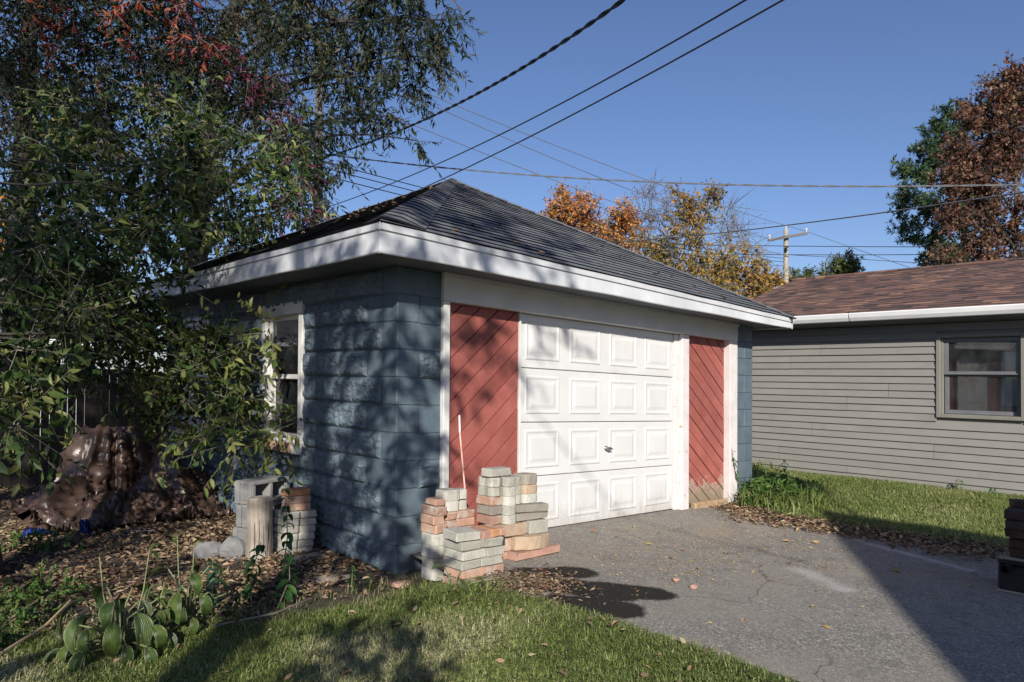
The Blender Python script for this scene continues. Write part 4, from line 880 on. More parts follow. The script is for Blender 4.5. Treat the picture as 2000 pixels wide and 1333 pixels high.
for k, (a_, lb) in enumerate((((-1.74, 2.72, .13, .04, .06, 3, .3), 'crumpled blue tarp edge at the left foot of the brown tarp'), ((-1.38, 2.66, .03, .035, .10, 5, 1.1), 'upright scrap of blue tarp in front of the heap'), ((-1.02, 2.40, .14, .015, .03, 8, -.3), 'thin blue tarp strip lying in front of the heap'))):
    V, F = crumple(*a_); tag(mk('blue_tarp', V, F, M['tarpblue'], base=(a_[0], a_[1], 0), smooth=True), lb, 'tarp', 'scraps of blue tarp')

# ------------------------------------------------------------------ dark board fence
fn = thing('board_fence', 'dark vertical board fence behind the tarp heap', 'fence', (-2, 6, 0)); x = -5.2; rg = np.random.default_rng(9)
while x < .6:
    wdt = .094+rg.uniform(-.004, .004); gap = rg.choice([.002, .004, .007, .0015]); zt_ = 1.46+rg.uniform(-.012, .012)
    box_obj('board', (x, x+wdt-gap, 6.0, 6.018, -.05, zt_), M['fence'], fn, .003); x += wdt
for z in (.35, 1.2): box_obj('rail', (-5.2, .6, 6.02, 6.06, z, z+.08), M['fence'], fn, .003)
for x in (-4.6, -2.4, -.2): box_obj('fence_post', (x, x+.09, 6.061, 6.15, -.1, 1.5), M['fence'], fn, .004)

# ------------------------------------------------------------------ leaves, twigs, trees
def _t6(wd, fold, tip, tw): return [(0, 0, 0), (.28, wd, fold), (.66, wd*.82, fold*.6+tw), (1, 0, tip), (.66, -wd*.82, fold*.6-tw), (.28, -wd, fold)]
T6 = (np.array([_t6(.20, .05, -.10, 0), _t6(.17, .10, -.28, .03), _t6(.22, .02, .06, -.04), _t6(.15, .08, -.42, .05), _t6(.19, -.05, -.18, -.03)]), np.array([(0, 3, 2, 1), (0, 5, 4, 3)]))
TN = (np.array([(0, 0, 0), (.4, .13, .03), (1, 0, -.05), (.4, -.13, .03)]), np.array([(0, 3, 2, 1)]))
TD = (np.array([(0, 0, 0), (.45, .30, .05), (1, 0, -.05), (.45, -.30, .05)]), np.array([(0, 3, 2, 1)]))
TM = (np.array([(0, 0, 0), (.25, .45, .05), (.45, .2, 0), (.7, .38, .05), (1, 0, -.08), (.7, -.38, .05), (.45, -.2, 0), (.25, -.45, .05)]), np.array([(0, 4, 2, 1), (0, 7, 6, 4), (4, 3, 2, 2), (4, 6, 5, 5)]))
def nrm(a_): return a_/np.maximum(np.linalg.norm(a_, axis=-1, keepdims=True), 1e-9)
def leaves(P, D, N, sz, T):
    D = nrm(D); X = nrm(np.cross(N, D)); N = np.cross(D, X); t, f = T
    t = t[RNG.integers(0, len(t), len(P))] if t.ndim == 3 else np.repeat(t[None], len(P), 0)
    V = P[:, None, :]+sz[:, None, None]*(t[:, :, 0:1]*D[:, None, :]+t[:, :, 1:2]*X[:, None, :]+t[:, :, 2:3]*N[:, None, :])
    F = (f[None]+(np.arange(len(P))*t.shape[1])[:, None, None]).reshape(-1, f.shape[1]); return V.reshape(-1, 3), F, t.shape[1]
def prisms(A_, B_, ra, rb):
    d_ = nrm(B_-A_); r_ = np.where(np.abs(d_[:, 2:3]) < .8, np.array([[0, 0, 1.]]), np.array([[1., 0, 0]])); u_ = nrm(np.cross(d_, r_)); v_ = np.cross(d_, u_); V = []
    for P, rad in ((A_, ra), (B_, rb)):
        for k in range(3): q = 2*math.pi*k/3; V.append(P+rad[:, None]*(math.cos(q)*u_+math.sin(q)*v_))
    V = np.stack(V, 1).reshape(-1, 3); f = np.array([(0, 1, 4, 3), (1, 2, 5, 4), (2, 0, 3, 5)]); F = (f[None]+(np.arange(len(A_))*6)[:, None, None]).reshape(-1, 4); return V, F
def foliage(cl, rg, T, size, per, tl, droop=.3, twr=.004, cvar=.22, upn=.8, leafspread=.9, shell=.45):
    """cl: list of (centre, radii, number of twigs, colour bias); returns leaf arrays and twig arrays"""
    LV, LF, RN, TA, TB, RA, RB = [], [], [], [], [], [], []; off = 0
    for c_, r_, nt_, cb in cl:
        u_ = nrm(rg.normal(size=(nt_, 3))); rad = rg.random(nt_)**shell; s = np.array(c_)+u_*np.array(r_)*(rad*.85)[:, None]
        d_ = nrm(u_*.7+rg.normal(size=(nt_, 3))*.55+np.array([0, 0, -droop])); L = tl*(.55+.9*rg.random(nt_))
        TA.append(np.repeat(np.array(c_)[None]+rg.normal(size=(1, 3))*.02, nt_, 0)*.35+s*.65); TB.append(s); RA.append(np.full(nt_, twr*1.8)); RB.append(np.full(nt_, twr*1.2))
        e = s+d_*L[:, None]+np.array([0, 0, -1])*(droop*.25*L)[:, None]; TA.append(s); TB.append(e); RA.append(np.full(nt_, twr)); RB.append(np.full(nt_, twr*.4))
        t = (np.arange(per)+.6)/per; t = t[None]+rg.uniform(-.4, .4, (nt_, per))/per; t = np.clip(t, 0.05, 1)
        P = s[:, None]+(e-s)[:, None]*t[..., None]; sd_ = nrm(np.cross(np.repeat(d_[:, None], per, 1), rg.normal(size=(nt_, per, 3)))); 
        ax = d_[:, None]*.55+sd_*leafspread+np.array([0, 0, -droop*.8]); nn = rg.normal(size=(nt_, per, 3))*.7+np.array([-.15, -.2, upn])
        sz = size*(.45+.95*rg.random((nt_, per))**1.2); m = nt_*per; V, F, k = leaves(P.reshape(-1, 3), ax.reshape(-1, 3), nn.reshape(-1, 3), sz.ravel(), T)
        LV.append(V); LF.append(F+off); off += len(V); tb = np.repeat(rg.normal(size=nt_)*cvar*.7, per); RN.append(np.repeat(np.clip(cb+tb+rg.normal(size=m)*cvar*.7, 0, 1), k))
    TV, TF = prisms(np.concatenate(TA), np.concatenate(TB), np.concatenate(RA), np.concatenate(RB))
    return np.concatenate(LV), np.concatenate(LF), np.concatenate(RN), TV, TF
def limb(mb, a_, b, ra, rb, rg, sag=.1, n=6, sides=7):
    a_, b = np.array(a_, float), np.array(b, float); L = np.linalg.norm(b-a_); off = rg.normal(size=3)*L*.06; pts = []
    for k in range(n+1): t = k/n; pts.append(a_+(b-a_)*t+(off+np.array([0, 0, sag*L]))*math.sin(math.pi*t)*.8+rg.normal(size=3)*L*.012*(0 < k < n))
    mb.tube(pts, [ra+(rb-ra)*(k/n)**.8 for k in range(n+1)], sides, cap=False)
def tree(name, label, cat, trunk, cl, lm, bm, T, size, per, tl, seed, droop=.3, twr=.004, limbs=True, lr=.05, twigm=None, cvar=.22, upn=.8, group=None, spread=.9, shell=.45, extra=None, sag=.12, attach=None, ck=0, cf=.4, every=1):
    rg = np.random.default_rng(seed); t_ = thing(name, label, cat, (trunk[0][0][0], trunk[0][0][1], 0), group)
    mb = MB(); mb.tube([p for p, r_ in trunk], [r_ for p, r_ in trunk], 10); mb.build('trunk', bm, t_, smooth=True)
    if limbs:
        mb = MB(); TP = np.array([p for p, r_ in trunk]); TR = [r_ for p, r_ in trunk]
        for c_, r_, nt_, cb in cl[::every]:
            c_ = np.array(c_); best = None
            for k in range(len(TP)-1):
                for s in (0, .33, .66, 1):
                    q = TP[k]+(TP[k+1]-TP[k])*s
                    if attach and q[2] < attach: continue
                    dd = np.linalg.norm(c_-q)+max(0, q[2]-c_[2]+.25*np.linalg.norm((c_-q)[:2]))*2.0
                    if best is None or dd < best[0]: best = (dd, q)
            limb(mb, best[1], c_, lr, lr*.25, rg, sag)
        if mb.V: tag(mb.build('limbs', bm, t_, smooth=True), kind='stuff')
    if ck: cl = clump(cl, ck, cf, seed+1)
    V, F, rn, TV, TF = foliage(cl, rg, T, size, per, tl, droop, twr, cvar, upn, spread, shell)
    tag(mk('twigs', TV, TF, twigm or bm, t_), kind='stuff'); tag(mk('crown', V, F, lm, t_, attrs={'rnd': rn}), kind='stuff')
    for (nm, cl2, lm2, T2, sz2, per2, tl2) in (extra or []):
        V, F, rn, TV, TF = foliage(cl2, rg, T2, sz2, per2, tl2, droop+.3, twr, .3, upn, spread, shell); tag(mk(nm, V, F, lm2, t_, attrs={'rnd': rn}), kind='stuff')
    return t_
def clump(cl, k, f, seed):
    rg = np.random.default_rng(seed); out = []
    for c_, r_, nt_, cb in cl:
        kk = max(2, int(k*min(1.5, .4+nt_/80)))
        for q in range(kk):
            u_ = nrm(rg.normal(size=3))*rg.random()**.4*.85; fr = f*rg.uniform(.7, 1.3); out.append((np.array(c_)+u_*np.array(r_), tuple(np.array(r_)*fr), max(2, int(nt_/kk)), float(np.clip(cb+rg.normal()*.13, 0, 1))))
    return out
def C_(px, py, dep, rpx, nt_, cb=.45, flat=1., deepen=1.): 
    """a leaf cluster given by bearing, distance and apparent radius"""
    r_ = rpx*dep/FOC; return (at(px, py, dep), (r_*deepen, r_*deepen, r_*flat), nt_, cb)
# ---- tree behind the camera whose shade dapples the left of the picture
def sq(s, q, h): return np.array([-.657*s+.754*q, -.754*s-.657*q, h])
rg0 = np.random.default_rng(21)
def sh(P, s):
    """where a leaf spray hangs, towards the sun, to shade the spot P"""
    P = np.array(P, float); t = (s+.657*P[0]+.754*P[1])/2.176; return P+t*np.array([-1.43, -1.64, 1.])
shade = [(sh(P, s_), (r_, r_, r_*.9), n_, .45) for P, s_, r_, n_ in (
    ((0, .25, 1.75), 6.0, 0.14, 9), ((0, .18, 1.45), 6.2, 0.15, 13), ((0, .42, 1.15), 6.0, 0.13, 9), ((0, .30, .85), 6.0, 0.14, 9), ((0, .62, .55), 6.2, 0.19, 15), ((0, .2, .16), 5.8, 0.21, 22), ((0, .75, .25), 6.0, 0.17, 13), ((0, 1.1, .5), 5.8, 0.21, 19), ((0, .95, 1.5), 6.4, 0.17, 13), ((0, 1.3, 1.2), 6.2, 0.15, 9), ((0, 1.28, .75), 6.2, 0.13, 7), ((0, .7, 1.85), 6.2, 0.15, 11),
    ((.25, 0, 1.55), 6.2, 0.13, 9), ((.1, 0, 1.05), 6.0, 0.12, 7), ((.3, 0, .75), 6.0, 0.11, 7), ((.33, 0, 1.75), 6.4, 0.09, 5), ((.2, 0, .2), 5.8, 0.15, 9),
    ((.62, 0, 1.82), 8.2, .09, 3), ((.82, 0, 1.74), 8.2, .10, 3), ((1.0, 0, 1.68), 8.2, .09, 3), ((.9, 0, 1.42), 8.2, .09, 2), ((.52, 0, 1.45), 8, .07, 2), ((1.35, .1, 1.62), 8.4, .09, 2),
    ((-.4, .5, 2.3), 8, .14, 5), ((-.4, 1.3, 2.3), 8, .16, 6), ((-.4, 2.2, 2.3), 8, .2, 8), ((.3, -.4, 2.3), 8, .13, 5), ((.9, -.4, 2.3), 8, .12, 4), ((1.4, -.4, 2.3), 8.2, .1, 3), ((-.2, -.4, 2.3), 8, .09, 3),
    ((.35, .1, 2.65), 8.4, 0.22, 20), ((.8, .3, 2.8), 8.4, 0.22, 20), ((1.2, .0, 2.6), 8.6, 0.20, 16), ((1.5, .6, 2.9), 8.6, 0.22, 18), ((.9, .9, 3.1), 8.6, 0.24, 22), ((1.5, 1.3, 3.35), 8.6, 0.24, 20), ((2.0, 1.0, 3.15), 8.8, 0.20, 14), ((2.0, .2, 2.7), 8.8, 0.15, 8), ((2.2, 1.8, 3.6), 8.8, 0.22, 16), ((2.5, .6, 2.9), 9, 0.15, 8), ((.4, .7, 2.8), 8.4, 0.22, 20),
    ((-1.0, -1.05, .05), 6.6, .16, 4), ((-.75, -.95, .05), 6.7, .15, 4), ((-1.35, -1.2, .05), 6.6, .18, 6), ((-.45, -.8, .05), 6.8, .12, 3), ((-1.6, -1.5, .05), 6.6, .2, 6), ((-1.2, -1.6, .05), 6.6, .2, 6), ((-.9, -1.4, .05), 6.6, .12, 3), ((-2.0, -.2, .05), 6.7, .2, 6),
    ((-.5, .3, 3), 7, .24, 8), ((-.25, .1, 3), 7, .2, 7), ((-.9, .35, 3), 7, .22, 7), ((-1.2, .6, 3), 7, .26, 9), ((-1.7, .4, 3), 7, .26, 9), ((-1.3, 1.1, 0), 7.2, .26, 9), ((-1.8, 1.3, 0), 7.2, .28, 11), ((-2.2, .8, 3), 7, .24, 7), ((-.35, .6, 3), 7.2, .16, 4), ((-1.0, 0, 0), 7, .2, 6), ((-1.5, 2.0, 0), 7.4, .24, 7), ((-1.5, -.1, 0), 7, .14, 3), ((-.5, .75, .4), 7.4, .14, 3),
    ((-1.3, 3.4, .5), 8, .2, 5), ((-.85, 3.6, .3), 8, .16, 3), ((-.1, 3.2, .5), 8, .26, 9), ((-.05, 2.6, .6), 8, .24, 8), ((0, 2.1, .5), 8, .2, 6), ((-1.1, 2.7, 0), 7.8, .2, 4), *(((x_, 6, z_), 8.6, .28, 13) for x_ in (-1.9, -1.45, -1.0, -.55, -.1) for z_ in (.35, .95, 1.4)), ((-1.0, 4.1, .9), 8.2, .16, 3))]
shade += [(sq(*v), (r_, r_, r_*.8), n_, .45) for v, r_, n_ in (((10, -2.4, 5.3), .6, 30), ((10.5, -3.4, 6.2), .7, 40), ((11, -4.3, 6.4), .8, 50), ((11, -4.7, 7.3), .9, 70), ((11, -5.2, 8.4), .9, 64), ((11, -5.6, 6.2), .9, 60), ((10.6, -3.7, 7.6), .6, 34), ((10, -2.9, 7.2), .6, 30), ((10.4, -2.2, 8.3), .7, 36), ((11, -6.3, 7.4), .9, 60), ((11, -1.6, 7.6), .5, 20), ((11, -1.1, 8.6), .5, 20))]
rgs = np.random.default_rng(5)
shade2 = [(sq(rgs.uniform(11, 14), rgs.uniform(-7.2, -1.9), rgs.uniform(8.6, 14.5)), (1., 1., .8), 46, .45) for k in range(15)]
tb = sq(8.6, -.66, 0)
tree('shade_tree', 'tall leafy tree standing on the lawn behind the viewpoint', 'tree', [(tb+(0, 0, -.2), .20), (tb+(0, .02, 2), .13), (tb+(-.02, .03, 4), .11), (tb+(-.05, .05, 5.4), .09), (tb+(-.2, .1, 9), .03)], shade, M['ashleaf'], M['bark'], T6, .13, 8, .30, 31, .2, .004, lr=.009, sag=.02, attach=2.2)

tb = sq(12.5, -4.6, 0)  # second unseen tree, added to shade the upper left foliage
tree('shade_tree', 'taller added shade tree behind the viewpoint, farther from the driveway', 'tree', [(tb+(0, 0, -.2), .3), (tb+(0, .02, 4), .22), (tb+(-.05, .1, 8), .17), (tb+(-.1, .1, 11), .12), (tb+(-.2, .1, 14), .05)], shade2, M['ashleaf'], M['bark'], T6, .14, 9, .55, 32, .2, .006, lr=.07)

# ---- house behind the viewpoint, whose roof shades the right of the driveway
zr = 5.9; rx0, ry0 = 5.0-1.43*(zr-.12), -.8-1.64*(zr-.12)
mh = thing('main_house', 'gabled pale house behind the viewpoint at the end of the driveway', 'house', (rx0, ry0-3, 0))
sl_ = .78; hw2 = 3.0; ez = zr-hw2*sl_; yb0, yb1 = ry0-9, ry0-.3
mb = MB(); mb.box(rx0-hw2+.3, rx0+hw2-.3, yb0, yb1, -.3, ez+.1, .01); mb.build('wall', M['pale'], mh)
mk('gable', [(rx0-hw2+.3, yb1, ez), (rx0+hw2-.3, yb1, ez), (rx0, yb1, zr-.15)], [(0, 1, 2)], M['pale'], mh)
mk('roof', [(rx0-hw2, yb0-.3, ez), (rx0-hw2, ry0, ez), (rx0, ry0, zr), (rx0, yb0-.3, zr), (rx0+hw2, ry0, ez), (rx0+hw2, yb0-.3, ez)]+[(rx0-hw2, yb0-.3, ez-.1), (rx0-hw2, ry0, ez-.1), (rx0, ry0, zr-.1), (rx0, yb0-.3, zr-.1), (rx0+hw2, ry0, ez-.1), (rx0+hw2, yb0-.3, ez-.1)], [(0, 1, 2, 3), (3, 2, 4, 5), (6, 9, 8, 7), (9, 11, 10, 8), (1, 7, 8, 2), (2, 8, 10, 4)], M['greyroof'], mh)
for x in (-1.7, .7): 
    box_obj('window', (rx0+x, rx0+x+.9, yb1+.002, yb1+.05, 1.2, 2.4), M['white'], mh, .004); box_obj('pane', (rx0+x+.07, rx0+x+.83, yb1+.051, yb1+.055, 1.27, 2.33), M['black'], mh, .001)
box_obj('door', (rx0-.45, rx0+.45, yb1+.002, yb1+.05, .12, 2.1), M['siding'], mh, .004)
dsh = thing('satellite_dish', 'satellite dish on a mast above the house roof ridge', 'dish', (rx0, ry0-.4, zr-.1))
dc = np.array([6.75, .78, .15])+(zr+.95)*np.array([-1.43, -1.64, 1.0])
mb = MB(); mb.tube([(rx0+.02, ry0-.4, zr-.1), (rx0+.35, ry0-.35, zr+.45), tuple(dc-np.array([0, 0, .1]))], .03, 8); mb.build('mast', M['dish'], dsh)
V = []; F = []; ax_ = np.array([-.5, -.62, .45]); ax_ /= np.linalg.norm(ax_); e1 = np.cross(ax_, (0, 0, 1)); e1 /= np.linalg.norm(e1); e2 = np.cross(e1, ax_)
for j in range(6):
    for k in range(20): q = 2*math.pi*k/20; r_ = .68*j/5+.001; V.append(dc+e1*r_*math.cos(q)+e2*r_*math.sin(q)+ax_*(r_*r_*.6))
for j in range(5):
    for k in range(20): F.append((j*20+k, j*20+(k+1) % 20, j*20+20+(k+1) % 20, j*20+20+k))
mk('reflector', V, F, M['dish'], dsh, smooth=True)

# ---- near box elder on the left
tr1 = [((-2.27, 1.50, -.15), .20), ((-2.29, 1.53, .35), .14), ((-2.36, 1.6, 1.6), .12), ((-2.42, 1.8, 3.2), .12), ((-2.5, 2.0, 5.0), .06)]
cl1 = [C_(v[0], v[1], v[2], v[3], int(v[4]*1.05), v[5]) for v in ((300, 330, 6.4, 105, 75, .45), (420, 300, 7, 100, 75, .45), (230, 470, 6, 120, 90, .5), (320, 420, 6.4, 80, 50, .6), (490, 380, 7.2, 75, 46, .45), (560, 320, 8, 70, 45, .45), (120, 560, 5.5, 115, 80, .35), (235, 610, 6.2, 85, 66, .4), (350, 665, 6.5, 50, 30, .5), (440, 665, 6.6, 45, 24, .6), (520, 640, 6.3, 20, 8, .75), (330, 720, 6.4, 90, 65, .45), (430, 740, 6.3, 75, 52, .55), (470, 800, 6.3, 50, 28, .65), (530, 835, 6.1, 24, 11, .75), (380, 830, 6.2, 60, 32, .55), (300, 790, 6.5, 55, 30, .55), (60, 640, 5, 95, 60, .3), (28, 850, 4.5, 45, 14, .45), (30, 750, 5, 60, 26, .4), (150, 340, 6.4, 110, 75, .4), (80, 450, 6, 110, 75, .35), (200, 700, 6.4, 70, 36, .35), (450, 880, 6.1, 30, 8, .6), (220, 540, 6.8, 70, 46, .3), (180, 230, 7, 90, 55, .4), (340, 200, 7.4, 90, 55, .4))]
tree('box_elder_tree', 'box elder tree with green leaflets reaching over the side window', 'tree', tr1, cl1, M['elder'], M['bark'], T6, .088, 10, .36, 41, .25, .0032, lr=.011, twigm=M['twig'], cvar=.3, sag=.05, ck=5, cf=.42, attach=1.4, every=4)
# ---- dense darker tree behind it
tb = at(30, 940, 9.6); tb[2] = 0
cl4 = [C_(v[0], v[1], v[2], v[3], int(v[4]*1.9), v[5]) for v in ((50, 60, 9.8, 130, 120, .4), (180, 120, 10, 130, 120, .4), (60, 260, 9.5, 130, 120, .4), (200, 250, 10, 120, 110, .4), (330, 150, 10.2, 110, 100, .4), (120, 420, 9, 125, 115, .35), (440, 190, 10.4, 90, 80, .45), (480, 440, 10.2, 75, 60, .5), (300, 60, 10.6, 110, 100, .4), (60, 560, 9, 110, 90, .3), (260, 640, 8.9, 80, 60, .3), (400, 380, 10, 90, 75, .4), (310, 420, 9.6, 95, 80, .35), (180, 590, 9, 100, 80, .3), (20, 150, 9.5, 90, 70, .4), (420, 60, 11, 90, 75, .4), (570, 400, 10.5, 40, 26, .5), (540, 300, 10.5, 60, 45, .5), (100, -60, 10, 130, 100, .4), (260, -60, 10, 130, 100, .4))]
tree('backyard_tree', 'dense dark leafy tree filling the upper left behind the box elder', 'tree', [(tb+(0, 0, -.2), .25), (tb+(0, 0, 2), .18), (tb+(.05, .05, 4), .15), (tb+(.1, .1, 7), .07)], cl4, M['darkleaf'], M['barkdark'], T6, .072, 15, .42, 43, .3, .004, ck=8, cf=.36, lr=.022, cvar=.28,
     extra=[('seed_clusters', [C_(*v) for v in ((285, 165, 9.2, 16, 16, .6), (292, 205, 9.2, 10, 9, .6), (180, 150, 9.2, 22, 12, .4), (210, 300, 9.2, 40, 18, .3), (240, 520, 9.2, 40, 14, .4), (440, 520, 9.2, 35, 14, .4), (150, 260, 9., 60, 22, .2))], M['tanleaf'], TN, .07, 10, .2)])
# ---- tall ash-like tree behind, hanging over the sky
tb = at(370, 930, 15.5); tb[2] = 0
cl3 = [C_(*v) for v in ((480, 60, 15, 110, 120, .4), (600, 30, 15, 105, 120, .4), (715, 30, 15, 95, 110, .4), (810, 50, 15, 75, 80, .4), (872, 40, 15, 38, 26, .5), (555, 160, 14.6, 85, 85, .4), (670, 150, 15, 85, 85, .4), (775, 150, 15, 62, 55, .4), (850, 115, 15, 40, 26, .5), (640, 250, 14.6, 55, 45, .4), (718, 235, 15, 42, 28, .45), (770, 225, 15, 26, 12, .5), (822, 195, 15, 22, 8, .5), (815, 275, 15, 14, 5, .5), (600, 330, 14.6, 48, 36, .4), (655, 325, 14.6, 28, 14, .45), (555, 260, 14.6, 65, 55, .4), (585, 410, 14.2, 42, 26, .4), (642, 395, 14.2, 20, 8, .4), (520, -60, 15, 120, 110, .4), (680, -60, 15, 120, 110, .4), (820, -50, 15, 80, 70, .4), (630, 90, 15, 60, 45, .4), (740, 95, 15, 60, 45, .4))]
t3 = tree('tall_ash_tree', 'tall tree with narrow drooping leaves overhanging the sky above the garage', 'tree', [(tb+(0, 0, -.2), .35), (tb+(0, 0, 3), .28), (at(400, 300, 15.3), .2), (at(440, 60, 15.2), .16), (at(520, -120, 15), .1)], cl3, M['ashdark'], M['barkdark'], TN, .16, 15, .55, 47, .75, .006, lr=.05, cvar=.3, upn=.4, ck=7, cf=.33)
mb = MB(); limb(mb, at(470, -40, 15.2), at(720, 75, 15), .12, .03, np.random.default_rng(2), .05); limb(mb, at(515, 0, 15.2), at(545, 130, 15), .07, .02, np.random.default_rng(3), .02); mb.build('low_limb', M['barkdark'], t3, smooth=True)
# ---- creeper
cr = thing('creeper_vine', 'red and purple creeper climbing through the upper left trees', 'vine', at(260, 900, 9.3)*np.array([1, 1, 0])); rg = np.random.default_rng(8)
for nm, mt, L in (('red_leaves', 'creeper', ((100, 35, 9.1, 45, 30, .5), (72, 110, 9.1, 26, 14, .5), (120, 115, 9.1, 30, 14, .6), (270, 30, 9.1, 45, 30, .6), (360, 40, 9.1, 42, 26, .55), (400, 62, 9.1, 36, 24, .6), (330, 12, 9.1, 40, 20, .5), (430, 110, 9.1, 26, 10, .3), (120, 190, 9.1, 22, 8, .7), (60, 80, 9.1, 25, 10, .5), (245, 100, 9.1, 40, 10, .4))), ('purple_leaves', 'purple', ((505, 150, 9.6, 40, 26, .5), (540, 205, 9.6, 32, 22, .4), (555, 245, 9.6, 28, 18, .5), (580, 290, 9.6, 22, 12, .4), (598, 345, 9.6, 22, 12, .4), (590, 395, 9.6, 22, 12, .6), (440, 145, 9.6, 45, 20, .4), (400, 110, 9.6, 36, 14, .5), (420, 300, 9.4, 24, 8, .7), (520, 400, 9.6, 28, 10, .5), (360, 20, 9.6, 30, 10, .3), (610, 420, 9.6, 18, 8, .5)))):
    V, F, rn, TV, TF = foliage(clump([C_(v[0], v[1], v[2]+.5, v[3]*1.35, max(3, int(v[4]*.5)), v[5]) for v in L], 5, .35, 3), rg, T6, .085, 9, .3, .7, .004, .3, .3); tag(mk(nm, V, F, M[mt], cr, attrs={'rnd': rn}), kind='stuff')
    if nm == 'red_leaves': TV1 = TV; TF1 = TF
TVb = np.concatenate([TV1, TV]); tag(mk('stems', TVb, np.concatenate([TF1, TF+len(TV1)]), M['twig'], cr), kind='stuff')
# ---- peach-coloured tree far left
tb = at(5, 800, 20); tb[2] = 0
tree('peach_maple_tree', 'peach-orange tree glimpsed at the far left edge', 'tree', [(tb, .2), (tb+(0, 0, 3), .14), (tb+(0, 0, 6), .05)], [C_(*v) for v in ((15, 500, 20, 60, 60, .4), (-40, 440, 20, 80, 60, .5), (30, 570, 20, 45, 40, .5), (10, 400, 20, 50, 36, .5), (80, 540, 20, 40, 26, .4))], M['orangeleaf'], M['barkgrey'], TD, .16, 9, .6, 51, .2, .006)

# ---- autumn trees behind the garage
def far_tree(name, label, px0, dep, cl, lm, seed, size=.2, per=8, tl=.8, T=TD, bm='barkgrey', lr=.06, cvar=.25, toppx=None, group=None, mul=3.2, **k):
    cl = [(c_, r_, int(n_*mul), b_) for c_, r_, n_, b_ in cl]; tb = at(px0, 800, dep); tb[2] = 0; hi = max(c_[0][2] for c_ in cl); tx_ = at(toppx or px0, 500, dep)
    return tree(name, label, 'tree', [(tb-(0, 0, .3), .22), (tb+(0, 0, hi*.35), .17), (np.array([(tb[0]+tx_[0])/2, (tb[1]+tx_[1])/2, hi*.6]), .08), (np.array([tx_[0], tx_[1], hi*.85]), .02)], cl, M[lm], M[bm], T, size, per, tl, seed, .05, .012, lr=lr, cvar=cvar, group=group, **k)
far_tree('orange_maple_tree', 'bright orange tree rising behind the left part of the garage roof', 1140, 30, [C_(*v) for v in ((1100, 405, 30, 34, 50, .45), (1085, 430, 30, 28, 36, .4), (1150, 425, 30, 34, 46, .45), (1200, 440, 30, 36, 46, .45), (1130, 385, 30, 16, 14, .5), (1098, 382, 30, 13, 10, .5), (1225, 425, 30, 24, 22, .5), (1180, 470, 30, 40, 44, .6), (1130, 450, 30, 36, 40, .55), (1075, 460, 30, 30, 26, .6), (1225, 470, 30, 30, 30, .6), (1215, 500, 30, 40, 36, .8))], 'orangeleaf', 61, .13, 9, .5, toppx=1120, ck=4, cf=.45)
far_tree('mauve_tree', 'thin mauve-brown tree between the orange and yellow trees', 1270, 33, [C_(*v) for v in ((1255, 420, 33, 26, 16, .4), (1268, 385, 33, 16, 9, .4), (1290, 430, 33, 28, 14, .4), (1305, 390, 33, 14, 7, .4), (1245, 450, 33, 24, 14, .5), (1300, 470, 33, 30, 16, .6), (1272, 365, 33, 8, 4, .4))], 'mauveleaf', 62, .12, 7, .8, T=TN, lr=.03, sag=.02, mul=3)
far_tree('golden_tree', 'golden tree with an open crown behind the middle of the garage roof', 1355, 31, [C_(*v) for v in ((1345, 390, 31, 24, 20, .6), (1385, 388, 31, 20, 15, .5), (1340, 420, 31, 28, 22, .5), (1378, 425, 31, 22, 14, .4), (1325, 455, 31, 30, 24, .5), (1365, 465, 31, 26, 18, .45), (1290, 500, 31, 36, 40, .2), (1340, 510, 31, 40, 40, .4), (1390, 520, 31, 34, 30, .5), (1260, 490, 31, 34, 36, .2), (1310, 540, 31, 45, 44, .3), (1405, 400, 31, 9, 5, .5), (1325, 375, 31, 10, 6, .6))], 'yellowleaf', 63, .13, 9, .5, lr=.035, ck=4, cf=.42)
far_tree('amber_tree', 'low amber tree behind the right end of the garage roof', 1465, 29, [C_(*v) for v in ((1420, 530, 29, 36, 36, .5), (1455, 545, 29, 36, 40, .6), (1495, 555, 29, 34, 40, .6), (1440, 500, 29, 22, 16, .4), (1480, 510, 29, 18, 10, .5), (1475, 585, 29, 36, 40, .6), (1515, 550, 29, 14, 12, .5), (1420, 580, 29, 40, 40, .5), (1500, 600, 29, 30, 30, .6), (1390, 560, 29, 36, 36, .4))], 'yellowleaf', 64, .13, 9, .5, lr=.03, ck=4, cf=.45)
far_tree('bare_tree', 'nearly leafless grey tree beside the golden tree', 1425, 32, [C_(*v) for v in ((1420, 430, 32, 26, 14, .3), (1445, 460, 32, 26, 14, .3), (1410, 470, 32, 26, 12, .3), (1470, 490, 32, 22, 10, .3), (1430, 400, 32, 12, 5, .3))], 'mauveleaf', 65, .08, 1, 1.1, T=TN, lr=.03, sag=.02)
